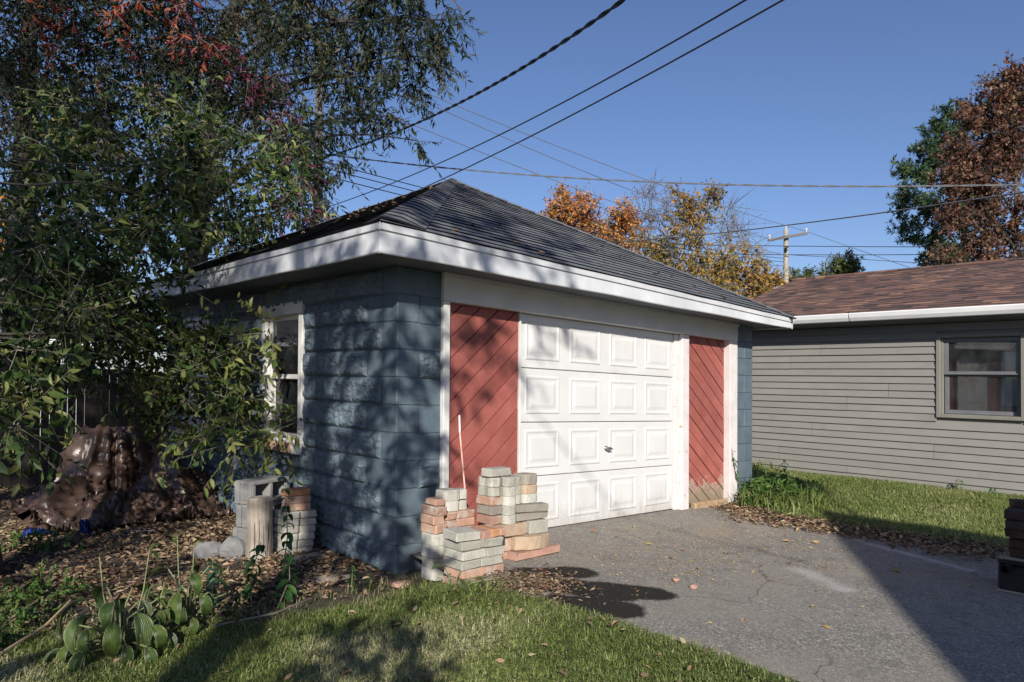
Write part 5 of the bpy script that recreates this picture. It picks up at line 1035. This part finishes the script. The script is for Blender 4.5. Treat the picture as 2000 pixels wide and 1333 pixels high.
# ---- right: pine, russet oak, small spruces
tb = at(1885, 800, 38); tb[2] = 0
pcl = [C_(v[0], v[1], 38, v[2], v[3], v[4], .55) for v in ((1872, 225, 34, 40, .5), (1835, 255, 32, 40, .5), (1800, 300, 36, 44, .5), (1768, 335, 26, 26, .6), (1800, 350, 40, 50, .5), (1762, 385, 26, 26, .5), (1790, 410, 42, 56, .5), (1775, 455, 34, 40, .5), (1825, 470, 40, 46, .4), (1800, 505, 34, 36, .4), (1850, 340, 48, 56, .4), (1855, 430, 52, 56, .3), (1860, 280, 44, 50, .4), (1900, 240, 44, 40, .4), (1900, 380, 60, 60, .3), (1745, 338, 10, 7, .6), (1880, 500, 50, 46, .3), (1830, 310, 34, 34, .5), (1820, 395, 34, 34, .4))]
tree('pine_tree', 'dark green pine with layered boughs left of the russet oak', 'tree', [(tb, .35), (tb+(0, 0, 6), .26), (tb+(0, 0, 13), .12), (tb+(0, 0, 16), .04)], pcl, M['needle'], M['bark'], TN, .24, 34, .5, 71, -.25, .012, lr=.06, spread=1.1, upn=.3, cvar=.3, ck=7, cf=.36)
far_tree('russet_oak_tree', 'large russet brown oak at the right edge above the brown roof', 1985, 30, [C_(*v) for v in ((1965, 165, 30, 30, 30, .5), (1930, 215, 30, 40, 46, .5), (1985, 215, 30, 46, 50, .5), (1890, 290, 30, 42, 50, .5), (1945, 290, 30, 56, 70, .45), (1868, 350, 30, 36, 44, .5), (1925, 370, 30, 56, 66, .4), (1990, 320, 30, 60, 60, .4), (1885, 430, 30, 46, 50, .4), (1960, 450, 30, 60, 60, .4), (1850, 505, 30, 30, 30, .7), (1910, 500, 30, 46, 44, .5), (1985, 510, 30, 50, 46, .5), (2060, 260, 30, 70, 50, .4), (2070, 420, 30, 70, 50, .4), (1985, 140, 30, 18, 10, .5), (2040, 170, 30, 40, 26, .5), (1900, 240, 30, 24, 20, .5), (1935, 170, 30, 14, 8, .5))], 'oakleaf', 66, .15, 10, .5, bm='bark', lr=.06, ck=6, cf=.42, mul=4.2)
far_tree('spruce_tree', 'small olive conifer peeking over the brown roof by the utility pole', 1640, 44, [C_(*v) for v in ((1635, 530, 44, 22, 26, .5), (1655, 515, 44, 16, 16, .5), (1668, 525, 44, 10, 8, .6), (1620, 545, 44, 22, 20, .4), (1655, 545, 44, 24, 24, .4))], 'spruce', 67, .28, 16, .5, T=TN, cvar=.2)
far_tree('spruce_tree', 'low olive conifer just right of the pale utility pole', 1565, 46, [C_(*v) for v in ((1560, 545, 46, 18, 16, .4), (1585, 545, 46, 14, 12, .5), (1545, 560, 46, 20, 16, .4))], 'spruce', 68, .28, 14, .45, T=TN, cvar=.2)

# ---- pale house behind the fence, far left
ph = thing('pale_house', 'pale grey house glimpsed through leaves beyond the dark fence', 'house', (-2, 15, 0))
mb = MB(); mb.box(-9, 1.2, 14.5, 21, -.2, 2.2, .01); mb.build('wall', M['pale'], ph)
mk('roof', [(-9.4, 14.1, 2.15), (1.6, 14.1, 2.15), (1.6, 17.75, 4.0), (-9.4, 17.75, 4.0), (-9.4, 21.4, 2.15), (1.6, 21.4, 2.15)], [(0, 1, 2, 3), (3, 2, 5, 4)], M['greyroof'], ph); box_obj('gutter', (-9.4, 1.6, 14.0, 14.1, 2.05, 2.16), M['gutter'], ph, .01)
for x in (-6.5, -3.2, -.9): box_obj('window', (x, x+1.0, 14.45, 14.499, 1.0, 1.9), M['white'], ph, .01); box_obj('pane', (x+.08, x+.92, 14.44, 14.449, 1.08, 1.82), M['black'], ph, .001)

# ---- utility poles
def pole(px0, dep, pyt, r_, mat, label, arm=None):
    b = at(px0, 800, dep); b[2] = 0; tz = at(px0, pyt, dep)[2]; t_ = thing('utility_pole', label, 'utility pole', b, 'utility poles'); mb = MB(); mb.tube([b-(0, 0, .5), b+(0, 0, tz*.5), b+(0, 0, tz)], [r_, r_*.88, r_*.75], 12); mb.build('shaft', M[mat], t_, smooth=True)
    if arm:
        a0, a1 = at(*arm[0], dep), at(*arm[1], dep); mb = MB(); dv = nrm(a1-a0); s_ = nrm(np.cross(dv, (0, 0, 1))); q = s_*.14; n_ = np.array([0, 0, .06]); w_ = s_*.05
        V = []
        for e in (a0, a1): V += [e+q-n_-w_, e+q-n_+w_, e+q+n_+w_, e+q+n_-w_]
        F = orient(V, [(0, 1, 2, 3), (4, 5, 6, 7), (0, 1, 5, 4), (1, 2, 6, 5), (2, 3, 7, 6), (3, 0, 4, 7)]); mk('crossarm', V, F, M['pole'], t_)
        for e in (a0+(a1-a0)*.04, a0+(a1-a0)*.97, np.array([b[0], b[1], tz-.06])): mb = MB(); e = e+(q if e[2] < tz-.1 else 0); mb.tube([e+(0, 0, .06), e+(0, 0, .16), e+(0, 0, .17), e+(0, 0, .24)], [.03, .03, .065, .05], 8); mb.build('insulator', M['insul'], t_)
        for z in (.5, .62): mb = MB(); e = at(px0, 490, dep); mb.tube([e+(-.12, -.12, z-.5), e+(.1, .12, z-.5)], .05, 6); mb.build('cable_clamp', M['black'], t_)
    return b, tz
pole(617, 19.5, 70, .15, 'pole', 'dark utility pole half hidden by leaves left of the garage peak')
pole(1535, 35, 447, .15, 'polelight', 'pale utility pole with a crossarm above the brown roof', ((1498, 471), (1575, 457)))
def wire(label, pts, r_, mat='wire', sag=0., n=24, group='overhead wires', twist=0):
    P = [at(*p) for p in pts]; out = []
    if len(P) == 2:
        for k in range(n+1): t = k/n; out.append(P[0]+(P[1]-P[0])*t-np.array([0, 0, sag*4*t*(1-t)]))
    else:
        # smooth curve through three points
        d1 = np.linalg.norm(P[1]-P[0]); d2 = np.linalg.norm(P[2]-P[1]); tm = d1/(d1+d2)
        for k in range(n+1):
            t = k/n; l0 = (t-tm)*(t-1)/((0-tm)*(0-1)); l1 = t*(t-1)/(tm*(tm-1)); l2 = t*(t-tm)/(1*(1-tm)); out.append(P[0]*l0+P[1]*l1+P[2]*l2)
    mb = MB()
    if twist:
        fine = []
        for k in range(len(out)-1):
            for s in range(6): fine.append(out[k]+(out[k+1]-out[k])*s/6)
        fine.append(out[-1])
        for ph_ in (0, math.pi): mb.tube([p+np.array([.5*math.cos(i_*.9+ph_), -.5*math.cos(i_*.9+ph_), math.sin(i_*.9+ph_)])*r_*.9 for i_, p in enumerate(fine)], r_*.8, 5)
    else: mb.tube(out, r_, 6)
    tag(mb.build('overhead_wire', M[mat], base=out[0]), label, 'wire', group)
wire('thickest black cable rising to the top edge, leftmost of the three service drops', [(622, 312, 19.3), (1000, 145, 10.5), (1330, -85, 6.2)], .017, 'wire', twist=1)
wire('black service wire reaching the top edge, middle of the three service drops', [(622, 411, 19.3), (1000, 252, 11.5), (1600, -85, 6.2)], .010)
wire('black service wire passing the garage peak, rightmost of the three service drops', [(622, 450, 19.3), (1000, 285, 11.5), (1680, -85, 6.2)], .010)
wire('twisted grey cable running level across the sky to the right edge', [(622, 300, 19.3), (1300, 357, 16.5), (2150, 357, 13)], .014, 'wiregrey', twist=1)
wire('grey cable sloping down from the right edge towards the orange tree', [(1120, 478, 30), (1490, 446, 20), (2150, 352, 12)], .016, 'wiregrey')
wire('level wire crossing just below the crossarm of the pale pole', [(1100, 473, 37), (1535, 481, 35), (2150, 482, 30)], .018)
wire('lowest level wire clamped to the pale pole', [(1100, 492, 37), (1535, 498, 34.9), (2150, 494, 30)], .018)
wire('sagging wire right of the pale pole running to the right edge', [(1540, 498, 34.9), (1700, 508, 34), (2150, 540, 30)], .013)
for a_, b, lb in (((617, 90, 19.5), (1574, 452, 35), 'thin high wire from the hidden pole to the right end of the crossarm'), ((617, 100, 19.5), (1500, 466, 35), 'thin high wire from the hidden pole to the left end of the crossarm'), ((617, 165, 19.5), (1535, 500, 35), 'thin wire below the two crossarm wires'), ((640, 318, 19.4), (1530, 505, 35), 'upper of the three low wires between the poles'), ((640, 330, 19.4), (1530, 512, 35), 'middle of the three low wires between the poles'), ((640, 345, 19.4), (1530, 520, 35), 'bottom of the three low wires between the poles')):
    wire(lb, [a_, b], .011 if 'thin' in lb else .013, 'wiregrey' if 'thin' in lb else 'wire', .35)
for a_, b, lb in (((1574, 452, 35), (2150, 640, 60), 'thin wire leaving the right end of the crossarm downwards'), ((1538, 520, 35), (1640, 560, 40), 'thin low wire leaving the pale pole to the right')):
    wire(lb, [a_, b], .012, 'wiregrey', .2)

# ------------------------------------------------------------------ lawn and leaf litter
def blades(name, X, Y, hfun, ln, rnd, mat, wd=.0045, label=None, cat='grass', lean=.5):
    n = len(X); rg = np.random.default_rng(len(X)); Z = hfun(X, Y); q = rg.random(n)*2*math.pi; le = lean*(.3+rg.random(n)); h = ln*(.55+.7*rg.random(n))
    dx, dy = np.cos(q), np.sin(q); sx, sy = -dy, dx; w_ = wd*(.6+.8*rg.random(n)); P = np.stack([X, Y, Z-.006], 1); D = np.stack([dx, dy, 0*dx], 1); Sd = np.stack([sx, sy, 0*dx], 1); U = np.array([0, 0, 1.])
    m = P+D*(h*le*.35)[:, None]+U*(h*.6)[:, None]; t = P+D*(h*le*1.05)[:, None]+U*(h*(1-.35*le))[:, None]
    V = np.stack([P-Sd*w_[:, None]*.5, P+Sd*w_[:, None]*.5, m+Sd*w_[:, None]*.42, m-Sd*w_[:, None]*.42, t+Sd*w_[:, None]*.06, t-Sd*w_[:, None]*.06], 1).reshape(-1, 3)
    f = np.array([(0, 1, 2, 3), (3, 2, 4, 5)]); F = (f[None]+(np.arange(n)*6)[:, None, None]).reshape(-1, 4)
    return tag(mk(name, V, F, mat, attrs={'rnd': np.repeat(np.clip(rnd, 0, 1), 6)}), label, cat, None, 'stuff')
def ground_or_drive(x, y):
    on = (x > drive_left(y)+.02) & (x < drive_right(y)-.02) & (y < .3); return np.where(on, drive_z(x, y), gz(x, y))
rg = np.random.default_rng(77)
n = 330000; X = rg.uniform(-3.3, .3, n); Y = rg.uniform(-4.3, .8, n); nb = fbm(X, Y, 2.2, 3); edge_ = drive_left(Y)+.05*(rg.random(n)-.35)
dens = sst(bed_line(X)-Y+.35*(nb-.5)*2, -.12, .16); dens *= (X < edge_); ok = (rg.random(n) < dens*(.45+.9*nb)) & (np.hypot(X-CAM[0], Y-CAM[1]) > .9); X, Y, nb = X[ok], Y[ok], nb[ok]
dry = np.clip(.18+.30*vnoise(X, Y, 3.1)+.5*sst(vnoise(X, Y, 1.3), .4, .75)*sst(-X, -.2, .9)+rg.normal(size=len(X))*.24, 0, 1)
blades('lawn_grass', X, Y, gz, .05, dry*.95+.06, M['grass'], .0046, 'short lawn grass in the foreground left of the asphalt', lean=1.0)
n = 190000; X = rg.uniform(4.0, HX-.02, n); Y = rg.uniform(-5.2, 4.5, n); lit = sst(X-drive_right(np.clip(Y, -3.4, 0))-.15-.25*fbm(X, Y, 2, 2)-.25*sst(Y, -1.2, -.2)*sst(-Y, -.4, .2), -.0, .4); ok = (rg.random(n) < lit) & ((X > W+.02) | (Y < .0))
X, Y = X[ok], Y[ok]; blades('lawn_grass', X, Y, gz, .062, np.clip(.50+.5*(fbm(X, Y, 1.5, 3)-.5)+rg.normal(size=len(X))*.15, 0, 1), M['grass'], .008, 'mown lawn in front of the taupe house', lean=.9)
n = 9000; X = rg.uniform(-2.6, .1, n); Y = rg.uniform(-.95, .4, n); ok = (rg.random(n) < .25+.5*sst(fbm(X, Y, 3, 2), .45, .65)) & (np.abs(Y-bed_line(X)) < .3); X, Y = X[ok], Y[ok]
blades('dry_grass', X, Y, gz, .07, rg.random(len(X)), M['grassdry'], .004, 'straggly dry grass along the edge of the bed', lean=1.1)
def scatter(name, X, Y, hf, size, mat, label, rnd=None, lift=.004, tilt=.35, T=T6, cat='leaves', seed=1):
    r2 = np.random.default_rng(seed); n = len(X); q = r2.random(n)*6.283; Z = hf(X, Y)+lift+r2.random(n)*lift*2
    D = np.stack([np.cos(q), np.sin(q), r2.normal(size=n)*tilt*.5], 1); N = np.stack([r2.normal(size=n)*tilt, r2.normal(size=n)*tilt, np.ones(n)], 1); sz = size*(.45+.9*r2.random(n))
    V, F, k = leaves(np.stack([X, Y, Z], 1), D, N, sz, T); return tag(mk(name, V, F, mat, attrs={'rnd': np.repeat(r2.random(n) if rnd is None else rnd, k)}), label, cat, None, 'stuff')
n = 60000; X = rg.uniform(-4, .02, n); Y = rg.uniform(-.8, 6, n); ok = (rg.random(n) < sst(Y-bed_line(X)+.5*(fbm(X, Y, 2.6, 3)-.5), -.1, .25)*(.25+.75*sst(fbm(X, Y, 1.3, 3), .35, .6))*(.35+.65*sst(-Y, -4.5, -2))); X, Y = X[ok], Y[ok]
scatter('leaf_litter', X, Y, lambda x, y: gz(x, y)+.06*sst(-np.hypot(x+.75, y-2.1), -.7, -.1), .045, M['litter'], 'brown fallen leaves covering the garden bed', tilt=.6, lift=.008, seed=2)
n = 21000; X = rg.uniform(3.5, 5.6, n); Y = rg.uniform(-4.2, .25, n); c0 = drive_right(np.clip(Y, -3.4, 0))+.12; ok = rg.random(n) < sst(-np.abs(X-c0-.1*np.sin(Y*3)), -.55, -.12)*(.3+.7*fbm(X, Y, 3, 2)); X, Y = X[ok], Y[ok]
scatter('leaf_litter', X, Y, ground_or_drive, .052, M['litter'], 'drift of fallen leaves along the far edge of the asphalt', tilt=.6, lift=.012, seed=3)
n = 2100; X = rg.normal(.28, .17, n); Y = rg.normal(-1.05, .17, n); ok = (X > -.25) & (Y < -.8+.2*(X < .5)); X, Y = X[ok], Y[ok]
scatter('leaf_litter', X, Y, ground_or_drive, .038, M['litter'], 'tan leaves and straw gathered at the foot of the brick stacks', tilt=.5, lift=.008, seed=4, T=TN)
cx_ = np.array([(1.6, -.85), (1.9, -1.3), (2.6, -1.0), (1.35, -1.5), (2.9, -1.6), (3.3, -.7), (2.2, -.4), (1.2, -.75), (3.5, -1.2), (2.3, -2.0), (3.0, -2.6)]); k = rg.integers(0, len(cx_), 2600); X = cx_[k, 0]+rg.normal(size=2600)*.42; Y = cx_[k, 1]+rg.normal(size=2600)*.17
ok = (X > .4) & (X < 3.9) & (Y < -.05) & (Y > -3.5); X, Y = X[ok], Y[ok]; scatter('fallen_leaves', X, Y, drive_z, .024, M['litteryellow'], 'yellow and brown leaf scraps strewn over the asphalt', tilt=.5, lift=.004, seed=5, T=TN)
X = rg.uniform(.5, 3.8, 46); Y = rg.uniform(-2.9, -.2, 46); scatter('fallen_leaves', X, Y, drive_z, .055, M['litteryellow'], 'larger curled leaves lying singly on the asphalt', tilt=.5, lift=.006, seed=6)
X = rg.uniform(-2.2, .1, 160); Y = rg.uniform(-2.9, -.4, 160); scatter('fallen_leaves', X, Y, lambda x, y: gz(x, y)+.03, .045, M['litter'], 'scattered fallen leaves caught in the foreground grass', tilt=.7, lift=.01, seed=7)
# leaves on the garage roof
def roofz(x, y):
    def pl(a_, b, c_, x, y): nn = np.cross(b-a_, c_-a_); return a_[2]-(nn[0]*(x-a_[0])+nn[1]*(y-a_[1]))/nn[2]
    return np.minimum(pl(cA, cB, PK, x, y), pl(cD, cA, PK, x, y))+.02
X = np.concatenate([rg.uniform(.1, 4, 46), rg.uniform(.2, 1.9, 60)]); Y = np.concatenate([rg.uniform(-.35, .9, 46), rg.uniform(.6, 3.2, 60)]); ok = np.concatenate([np.ones(46, bool), X[46:] < Y[46:]]); X, Y = X[ok], Y[ok]
scatter('fallen_leaves', X, Y, roofz, .06, M['litter'], 'dry leaves lying on the garage roof', tilt=.5, lift=.008, seed=8)

# ------------------------------------------------------------------ plants
def leafmesh(name, wr, mat, fold=.12, bend=.5, nu=11, nv=4, edge=True, seed=0):
    V = []; F = []; E = []; rg = np.random.default_rng(seed); a_ = 0; x = z = 0
    for i_ in range(nu+1):
        t = i_/nu; wv = wr*max(.01, 2.05*t**.62*(1-t)**.80 if 0 < t < 1 else 0.01); ang = bend*(t-.25)*1.6
        if i_: x += math.cos(ang)/nu; z -= math.sin(ang)/nu
        for j in range(-nv, nv+1):
            s = j/nv; V.append((x, wv*s, z+fold*abs(s)*wv*1.2-.03*(1-abs(s))*wv+.006*math.sin(j*2.2)*wv*4*(1-t)+.012*math.sin(t*9+j)*abs(s)))
            E.append(max(abs(s), abs(2*t-1)**6) if edge else 0)
    m = 2*nv+1
    for i_ in range(nu):
        for j in range(m-1): F.append((i_*m+j, (i_+1)*m+j, (i_+1)*m+j+1, i_*m+j+1))
    return mesh_from(name, V, F, mat, True, {'edge': E, 'rnd': [rg.random()]*len(V)})
HM = [leafmesh('hosta_leaf', wr, M['hosta'], .35, bd, seed=k) for k, (wr, bd) in enumerate(((.27, .9), (.24, 1.4), (.20, 1.9), (.28, 1.3)))]
def hosta(label, base, rng_, spec, group='hostas', scapes=()):
    t_ = thing('hosta_plant', label, 'hosta', base, group); b = np.array(base)
    spec = list(spec)+[(rng_.uniform(0, 6.28), rng_.uniform(.10, .30), rng_.uniform(.04, .20), rng_.uniform(.6, .9)*spec[0][3], rng_.uniform(.6, 1.4), rng_.choice((1, 2, 2))) for q in range(len(spec))]
    for az, reach, h, ln, pitch, mi_ in spec:
        d_ = np.array([math.cos(az), math.sin(az), 0]); e = b+d_*reach+np.array([0, 0, h]); mb = MB()
        mb.tube([b+d_*.02, b+d_*reach*.45+np.array([0, 0, h*.75]), e], [.006, .005, .0035], 5); mb.build('leaf_stalk', M['hostastem'], t_)
        o = inst('leaf', HM[mi_], e, t_, az, 0, 0); o.rotation_euler = (rng_.uniform(-.35, .35), pitch, az); o.scale = (ln*.88, ln*.88, ln*.88)
    for (dx, dy_, h, ls) in scapes:
        mb = MB(); e = b+np.array([dx, dy_, h]); mb.tube([b+np.array([dx*.3, dy_*.3, 0]), b+np.array([dx*.8, dy_*.8, h*.55]), e], [.004, .0035, .003], 5); mb.build('flower_stalk', M['hostastem'], t_)
        for q in range(ls): o = inst('leaf', HM[0], e-np.array([0, 0, .01*q]), t_); o.rotation_euler = (rng_.uniform(-.6, .6), -.5+q*1.0, rng_.uniform(-1.2, .6)+q*1.3); o.scale = (.085, .07, .085)
rp = random.Random(5); cdir = math.atan2(CAM[1]+.45, CAM[0]+1.9)   # towards the viewer
hosta('large variegated hosta with drooping leaves, leftmost in the foreground', (-1.87, -.36, .01), rp, [(cdir-.9, .16, .20, .27, .55, 3), (cdir-.15, .17, .17, .24, .95, 1), (cdir+.45, .16, .20, .26, .95, 0), (cdir-1.7, .16, .24, .20, .5, 0), (cdir+1.2, .15, .17, .19, .8, 2), (cdir+2.6, .10, .26, .19, .2, 0), (cdir-2.6, .12, .27, .18, .2, 1), (cdir+.1, .24, .08, .2, .9, 2), (cdir-.6, .26, .07, .22, .7, 2), (cdir+.9, .23, .09, .19, .6, 1), (cdir-1.2, .26, .05, .20, .5, 2), (cdir+1.9, .18, .2, .17, .6, 0), (cdir-.35, .11, .25, .18, .5, 3), (cdir+.75, .12, .24, .17, .7, 1)], scapes=((-.06, .16, .42, 1), (.16, .10, .44, 2), (.24, .06, .30, 0)))
hosta('smaller variegated hosta right of the large one', (-1.52, -.24, .01), rp, [(cdir-.3, .15, .22, .20, .9, 0), (cdir+.5, .15, .2, .19, 1.0, 1), (cdir+1.3, .15, .25, .17, .7, 0), (cdir+2.0, .14, .3, .15, .3, 3), (cdir-1.2, .14, .25, .18, .6, 1), (cdir-2.2, .1, .3, .15, .1, 0), (cdir+.1, .2, .1, .17, .8, 2), (cdir+.9, .23, .14, .17, 1.1, 2), (cdir-.8, .2, .1, .19, .6, 1), (cdir+1.6, .25, .16, .18, 1.1, 2), (cdir+2.8, .13, .28, .14, .2, 0), (cdir+.3, .1, .3, .16, .6, 3)], scapes=((.08, .10, .42, 1), (.10, .45, .40, 1)))
hosta('small hosta among grass at the foot of the squared brick stack', (-.09, -.78, .03), rp, [(cdir+.2, .08, .14, .13, .5, 3), (cdir-.6, .08, .10, .12, .8, 0), (cdir+.9, .09, .10, .11, .6, 1), (cdir-1.6, .05, .2, .11, -.4, 0), (cdir+.4, .13, .07, .12, .7, 2), (cdir-.2, .12, .05, .13, .9, 1)])
n = 1500; X = rg.normal(-.10, .15, n); Y = rg.normal(-.72, .13, n); blades('tall_grass', X, Y, gz, .11, rg.normal(size=n)*.2+.35, M['grass'], .007, 'lush tall grass tuft at the foot of the squared brick stack', lean=1.2)
SM = {k: [leafmesh('leaf', .27, M[k], .3, b, 5, 2, False, q) for q, b in enumerate((.3, .7, 1.1))] for k in ('bluegreen', 'lilac', 'weed')}
def sprig(name, label, base, top, nl, size, mk_, rr_, group=None, bend=(0, 0), cat='seedling'):
    b, e = np.array(base, float), np.array(top, float); t_ = thing(name, label, cat, base, group); mid = (b+e)/2+np.array([bend[0], bend[1], 0]); pts = [b, (b+mid)/2, mid, (mid+e)/2, e]
    mb = MB(); mb.tube(pts, [.005, .0045, .004, .003, .002], 5); mb.build('stem', M['twig'] if mk_ == 'lilac' else M['hostastem'], t_)
    for k in range(nl):
        t = .12+.88*(k//2*2)/max(nl-1, 1); i_ = min(int(t*4), 3); p = pts[i_]+(pts[i_+1]-pts[i_])*(t*4-i_); az = rr_.uniform(0, 6.28) if k % 2 == 0 else az+3.14+rr_.uniform(-.5, .5)
        o = inst('leaf', SM[mk_][rr_.randrange(3)], p, t_); o.rotation_euler = (rr_.uniform(-.4, .4), rr_.uniform(.1, .9)*(1.2-t*.7), az); s = size*rr_.uniform(.7, 1.25)*(1.1-.35*t); o.scale = (s, s, s)
rr_ = random.Random(3)
sprig('seedling', 'bluish green leafy seedling right of the hostas', (-1.30, -.02, 0), (-1.29, -.02, .30), 24, .075, 'bluegreen', rr_, 'seedlings in the bed'); sprig('seedling', 'second bluish green seedling low beside the hostas', (-1.37, -.06, 0), (-1.38, -.07, .19), 16, .06, 'bluegreen', rr_, 'seedlings in the bed')
sprig('sucker_shoot', 'drooping green sucker in front of the wooden post, left one', (-1.07, -.05, 0), (-1.0, -.02, .36), 24, .10, 'lilac', rr_, 'suckers before the wooden post', (-.03, 0)); sprig('sucker_shoot', 'broad-leaved green sucker in front of the wooden post, right one', (-.98, -.22, 0), (-.86, -.12, .30), 20, .10, 'lilac', rr_, 'suckers before the wooden post', (.04, 0))
sprig('climbing_shoot', 'tall leafy shoot climbing beside the wooden post', (-.80, .12, 0), (-.70, .28, .66), 22, .085, 'lilac', rr_, None, (.03, 0), 'shoot')
for k, (x, y, h, lb) in enumerate(((-.42, -.12, .16, 'small green weed by the corner of the blue wall'), (-.33, -.2, .12, 'smaller weed next to the corner weed'), (-1.75, 2.1, .12, 'low weed before the blue tarp scrap'), (-1.55, 2.0, .10, 'second low weed before the blue tarp scrap'), (-1.95, 1.2, .14, 'weed beside the dark tree trunk'), (-.95, 1.75, .09, 'tiny weed on the leaf-strewn bed'), (-2.2, .45, .16, 'weed at the left edge behind the sticks'), (-2.05, .75, .12, 'weed left of the bare soil'), (.47, -.86, .06, 'tiny weed beside the half-buried bricks'), (7.45, .75, .30, 'young shoot standing against the taupe siding'), (8.25, -1.35, .18, 'dark weed under the house window'), (8.2, -1.75, .12, 'lower dark weed under the house window'), (1.45, -.06, .06, 'tuft of weed under the overhead door, left one'), (2.1, -.02, .05, 'tuft of weed under the overhead door, right one'))):
    sprig('weed', lb, (x, y, float(ground_or_drive(np.array(x), np.array(y)))), (x+.01, y, float(gz(np.array(x), np.array(y)))+h), 14 if h > .08 else 10, .055 if x < 5 else .09, 'weed', rr_, 'small weeds')
# vine on the right trim and weeds at the right pillar
vn = thing('ivy_vine', 'thin vine creeping up the white trim by the right pillar', 'vine', (4.66, -.06, .15)); mb = MB(); vp = [(4.80, -.10, .12), (4.74, -.05, .32), (4.64, -.04, .50), (4.58, -.04, .68), (4.57, -.04, .78)]; mb.tube(vp, [.004, .004, .003, .003, .002], 5); mb.build('stem', M['bark'], vn)
for k in range(15): 
    t = rr_.random(); i_ = min(int(t*4), 3); p = np.array(vp[i_])+(np.array(vp[i_+1])-np.array(vp[i_]))*(t*4-i_); o = inst('leaf', SM['weed'][rr_.randrange(3)], p+np.array([0, -.01, 0]), vn); o.rotation_euler = (rr_.uniform(-.5, .5), rr_.uniform(.3, 1.3), rr_.uniform(-2.6, -.5)); o.scale = [rr_.uniform(.05, .085)]*3
wd = thing('weed_clump', 'thick clump of weeds and grass around the right pillar foot', 'weeds', (5.1, -.25, .12)); rgw = np.random.default_rng(12)
V, F, rn, TV, TF = foliage([((4.75, -.22, .20), (.20, .16, .16), 60, .5), ((5.05, -.3, .20), (.28, .2, .16), 90, .5), ((5.4, -.35, .18), (.3, .25, .16), 80, .45), ((5.7, -.1, .14), (.2, .25, .10), 36, .45), ((5.5, .3, .16), (.2, .4, .12), 50, .5), ((5.3, -.55, .12), (.2, .12, .08), 30, .4), ((7.3, 1.5, .2), (.5, .2, .13), 40, .7)], rgw, T6, .065, 9, .16, -.2, .002, .25); tag(mk('foliage', V, F, M['weed'], wd, attrs={'rnd': rn}), kind='stuff'); tag(mk('stems', TV, TF, M['hostastem'], wd), kind='stuff')
n = 2600; X = rg.normal(5.3, .38, n); Y = rg.normal(-.12, .3, n); ok = ((X > W+.02) | (Y < -.06)); X, Y = X[ok], Y[ok]; blades('tall_grass', X, Y, gz, .24, rg.normal(size=len(X))*.2+.4, M['grass'], .010, 'unmown tall grass growing around the right pillar', lean=.8)
n = 1500; X = rg.uniform(5.2, HX-.03, n); Y = rg.uniform(1.2, 3.0, n); blades('tall_grass', X, Y, gz, .2, rg.normal(size=n)*.2+.4, M['grass'], .012, 'taller grass between the garage and the taupe house', lean=.8)
wl = thing('ground_weeds', 'green ground weeds left of the bare soil patch', 'weeds', (-2.1, .5, 0)); V, F, rn, TV, TF = foliage([((-2.25, .35, .05), (.25, .3, .05), 60, .6), ((-2.0, .75, .04), (.22, .25, .04), 40, .5), ((-2.45, -.1, .06), (.2, .25, .06), 50, .6), ((-1.8, 2.2, .05), (.3, .2, .05), 36, .5), ((-1.45, .15, .03), (.15, .1, .03), 14, .4)], rgw, T6, .04, 8, .09, -.2, .0015, .25); tag(mk('foliage', V, F, M['weed'], wl, attrs={'rnd': rn}), kind='stuff'); tag(mk('stems', TV, TF, M['hostastem'], wl), kind='stuff')
# sticks
for pts, lb, r_ in (([(-2.42, .0, .06), (-2.25, .25, .05), (-2.08, .50, .07)], 'tan stick lying at the lower left, farther one', .007), ([(-2.36, -.28, .05), (-2.12, .05, .05), (-1.97, .24, .11)], 'tan stick lying at the lower left, nearer one', .007), ([(-1.75, .82, .015), (-1.45, .8, .02), (-1.2, .88, .03)], 'grey twig lying across the bare soil', .005), ([(-1.45, -.46, .05), (-1.1, -.45, .05), (-.8, -.3, .05)], 'dark twig lying in front of the small hosta', .005)):
    mb = MB(); mb.tube(pts, [r_*1.1, r_, r_*.6], 6); o = mb.build('stick', M['stick'] if r_ > .006 else M['twig'], base=pts[0]); tag(o, lb, 'stick', 'sticks on the ground')

pb = sq(10.0, -6.0, 0); pl_ = thing('utility_pole', 'utility pole behind the viewpoint on the left', 'utility pole', pb, 'utility poles'); mb = MB(); mb.tube([pb-(0, 0, .3), pb+(0, 0, 11.4)], [.15, .12], 10); mb.build('shaft', M['pole'], pl_)
mb = MB(); P0, P1 = sq(9.9, 3.12, 4.75), sq(10, -6, 11.1); mb.tube([P0+(P1-P0)*k/12 for k in range(13)], .010, 6); tag(mb.build('overhead_wire', M['wire'], base=P0), 'service wire behind the viewpoint between house and pole', 'wire', 'overhead wires')
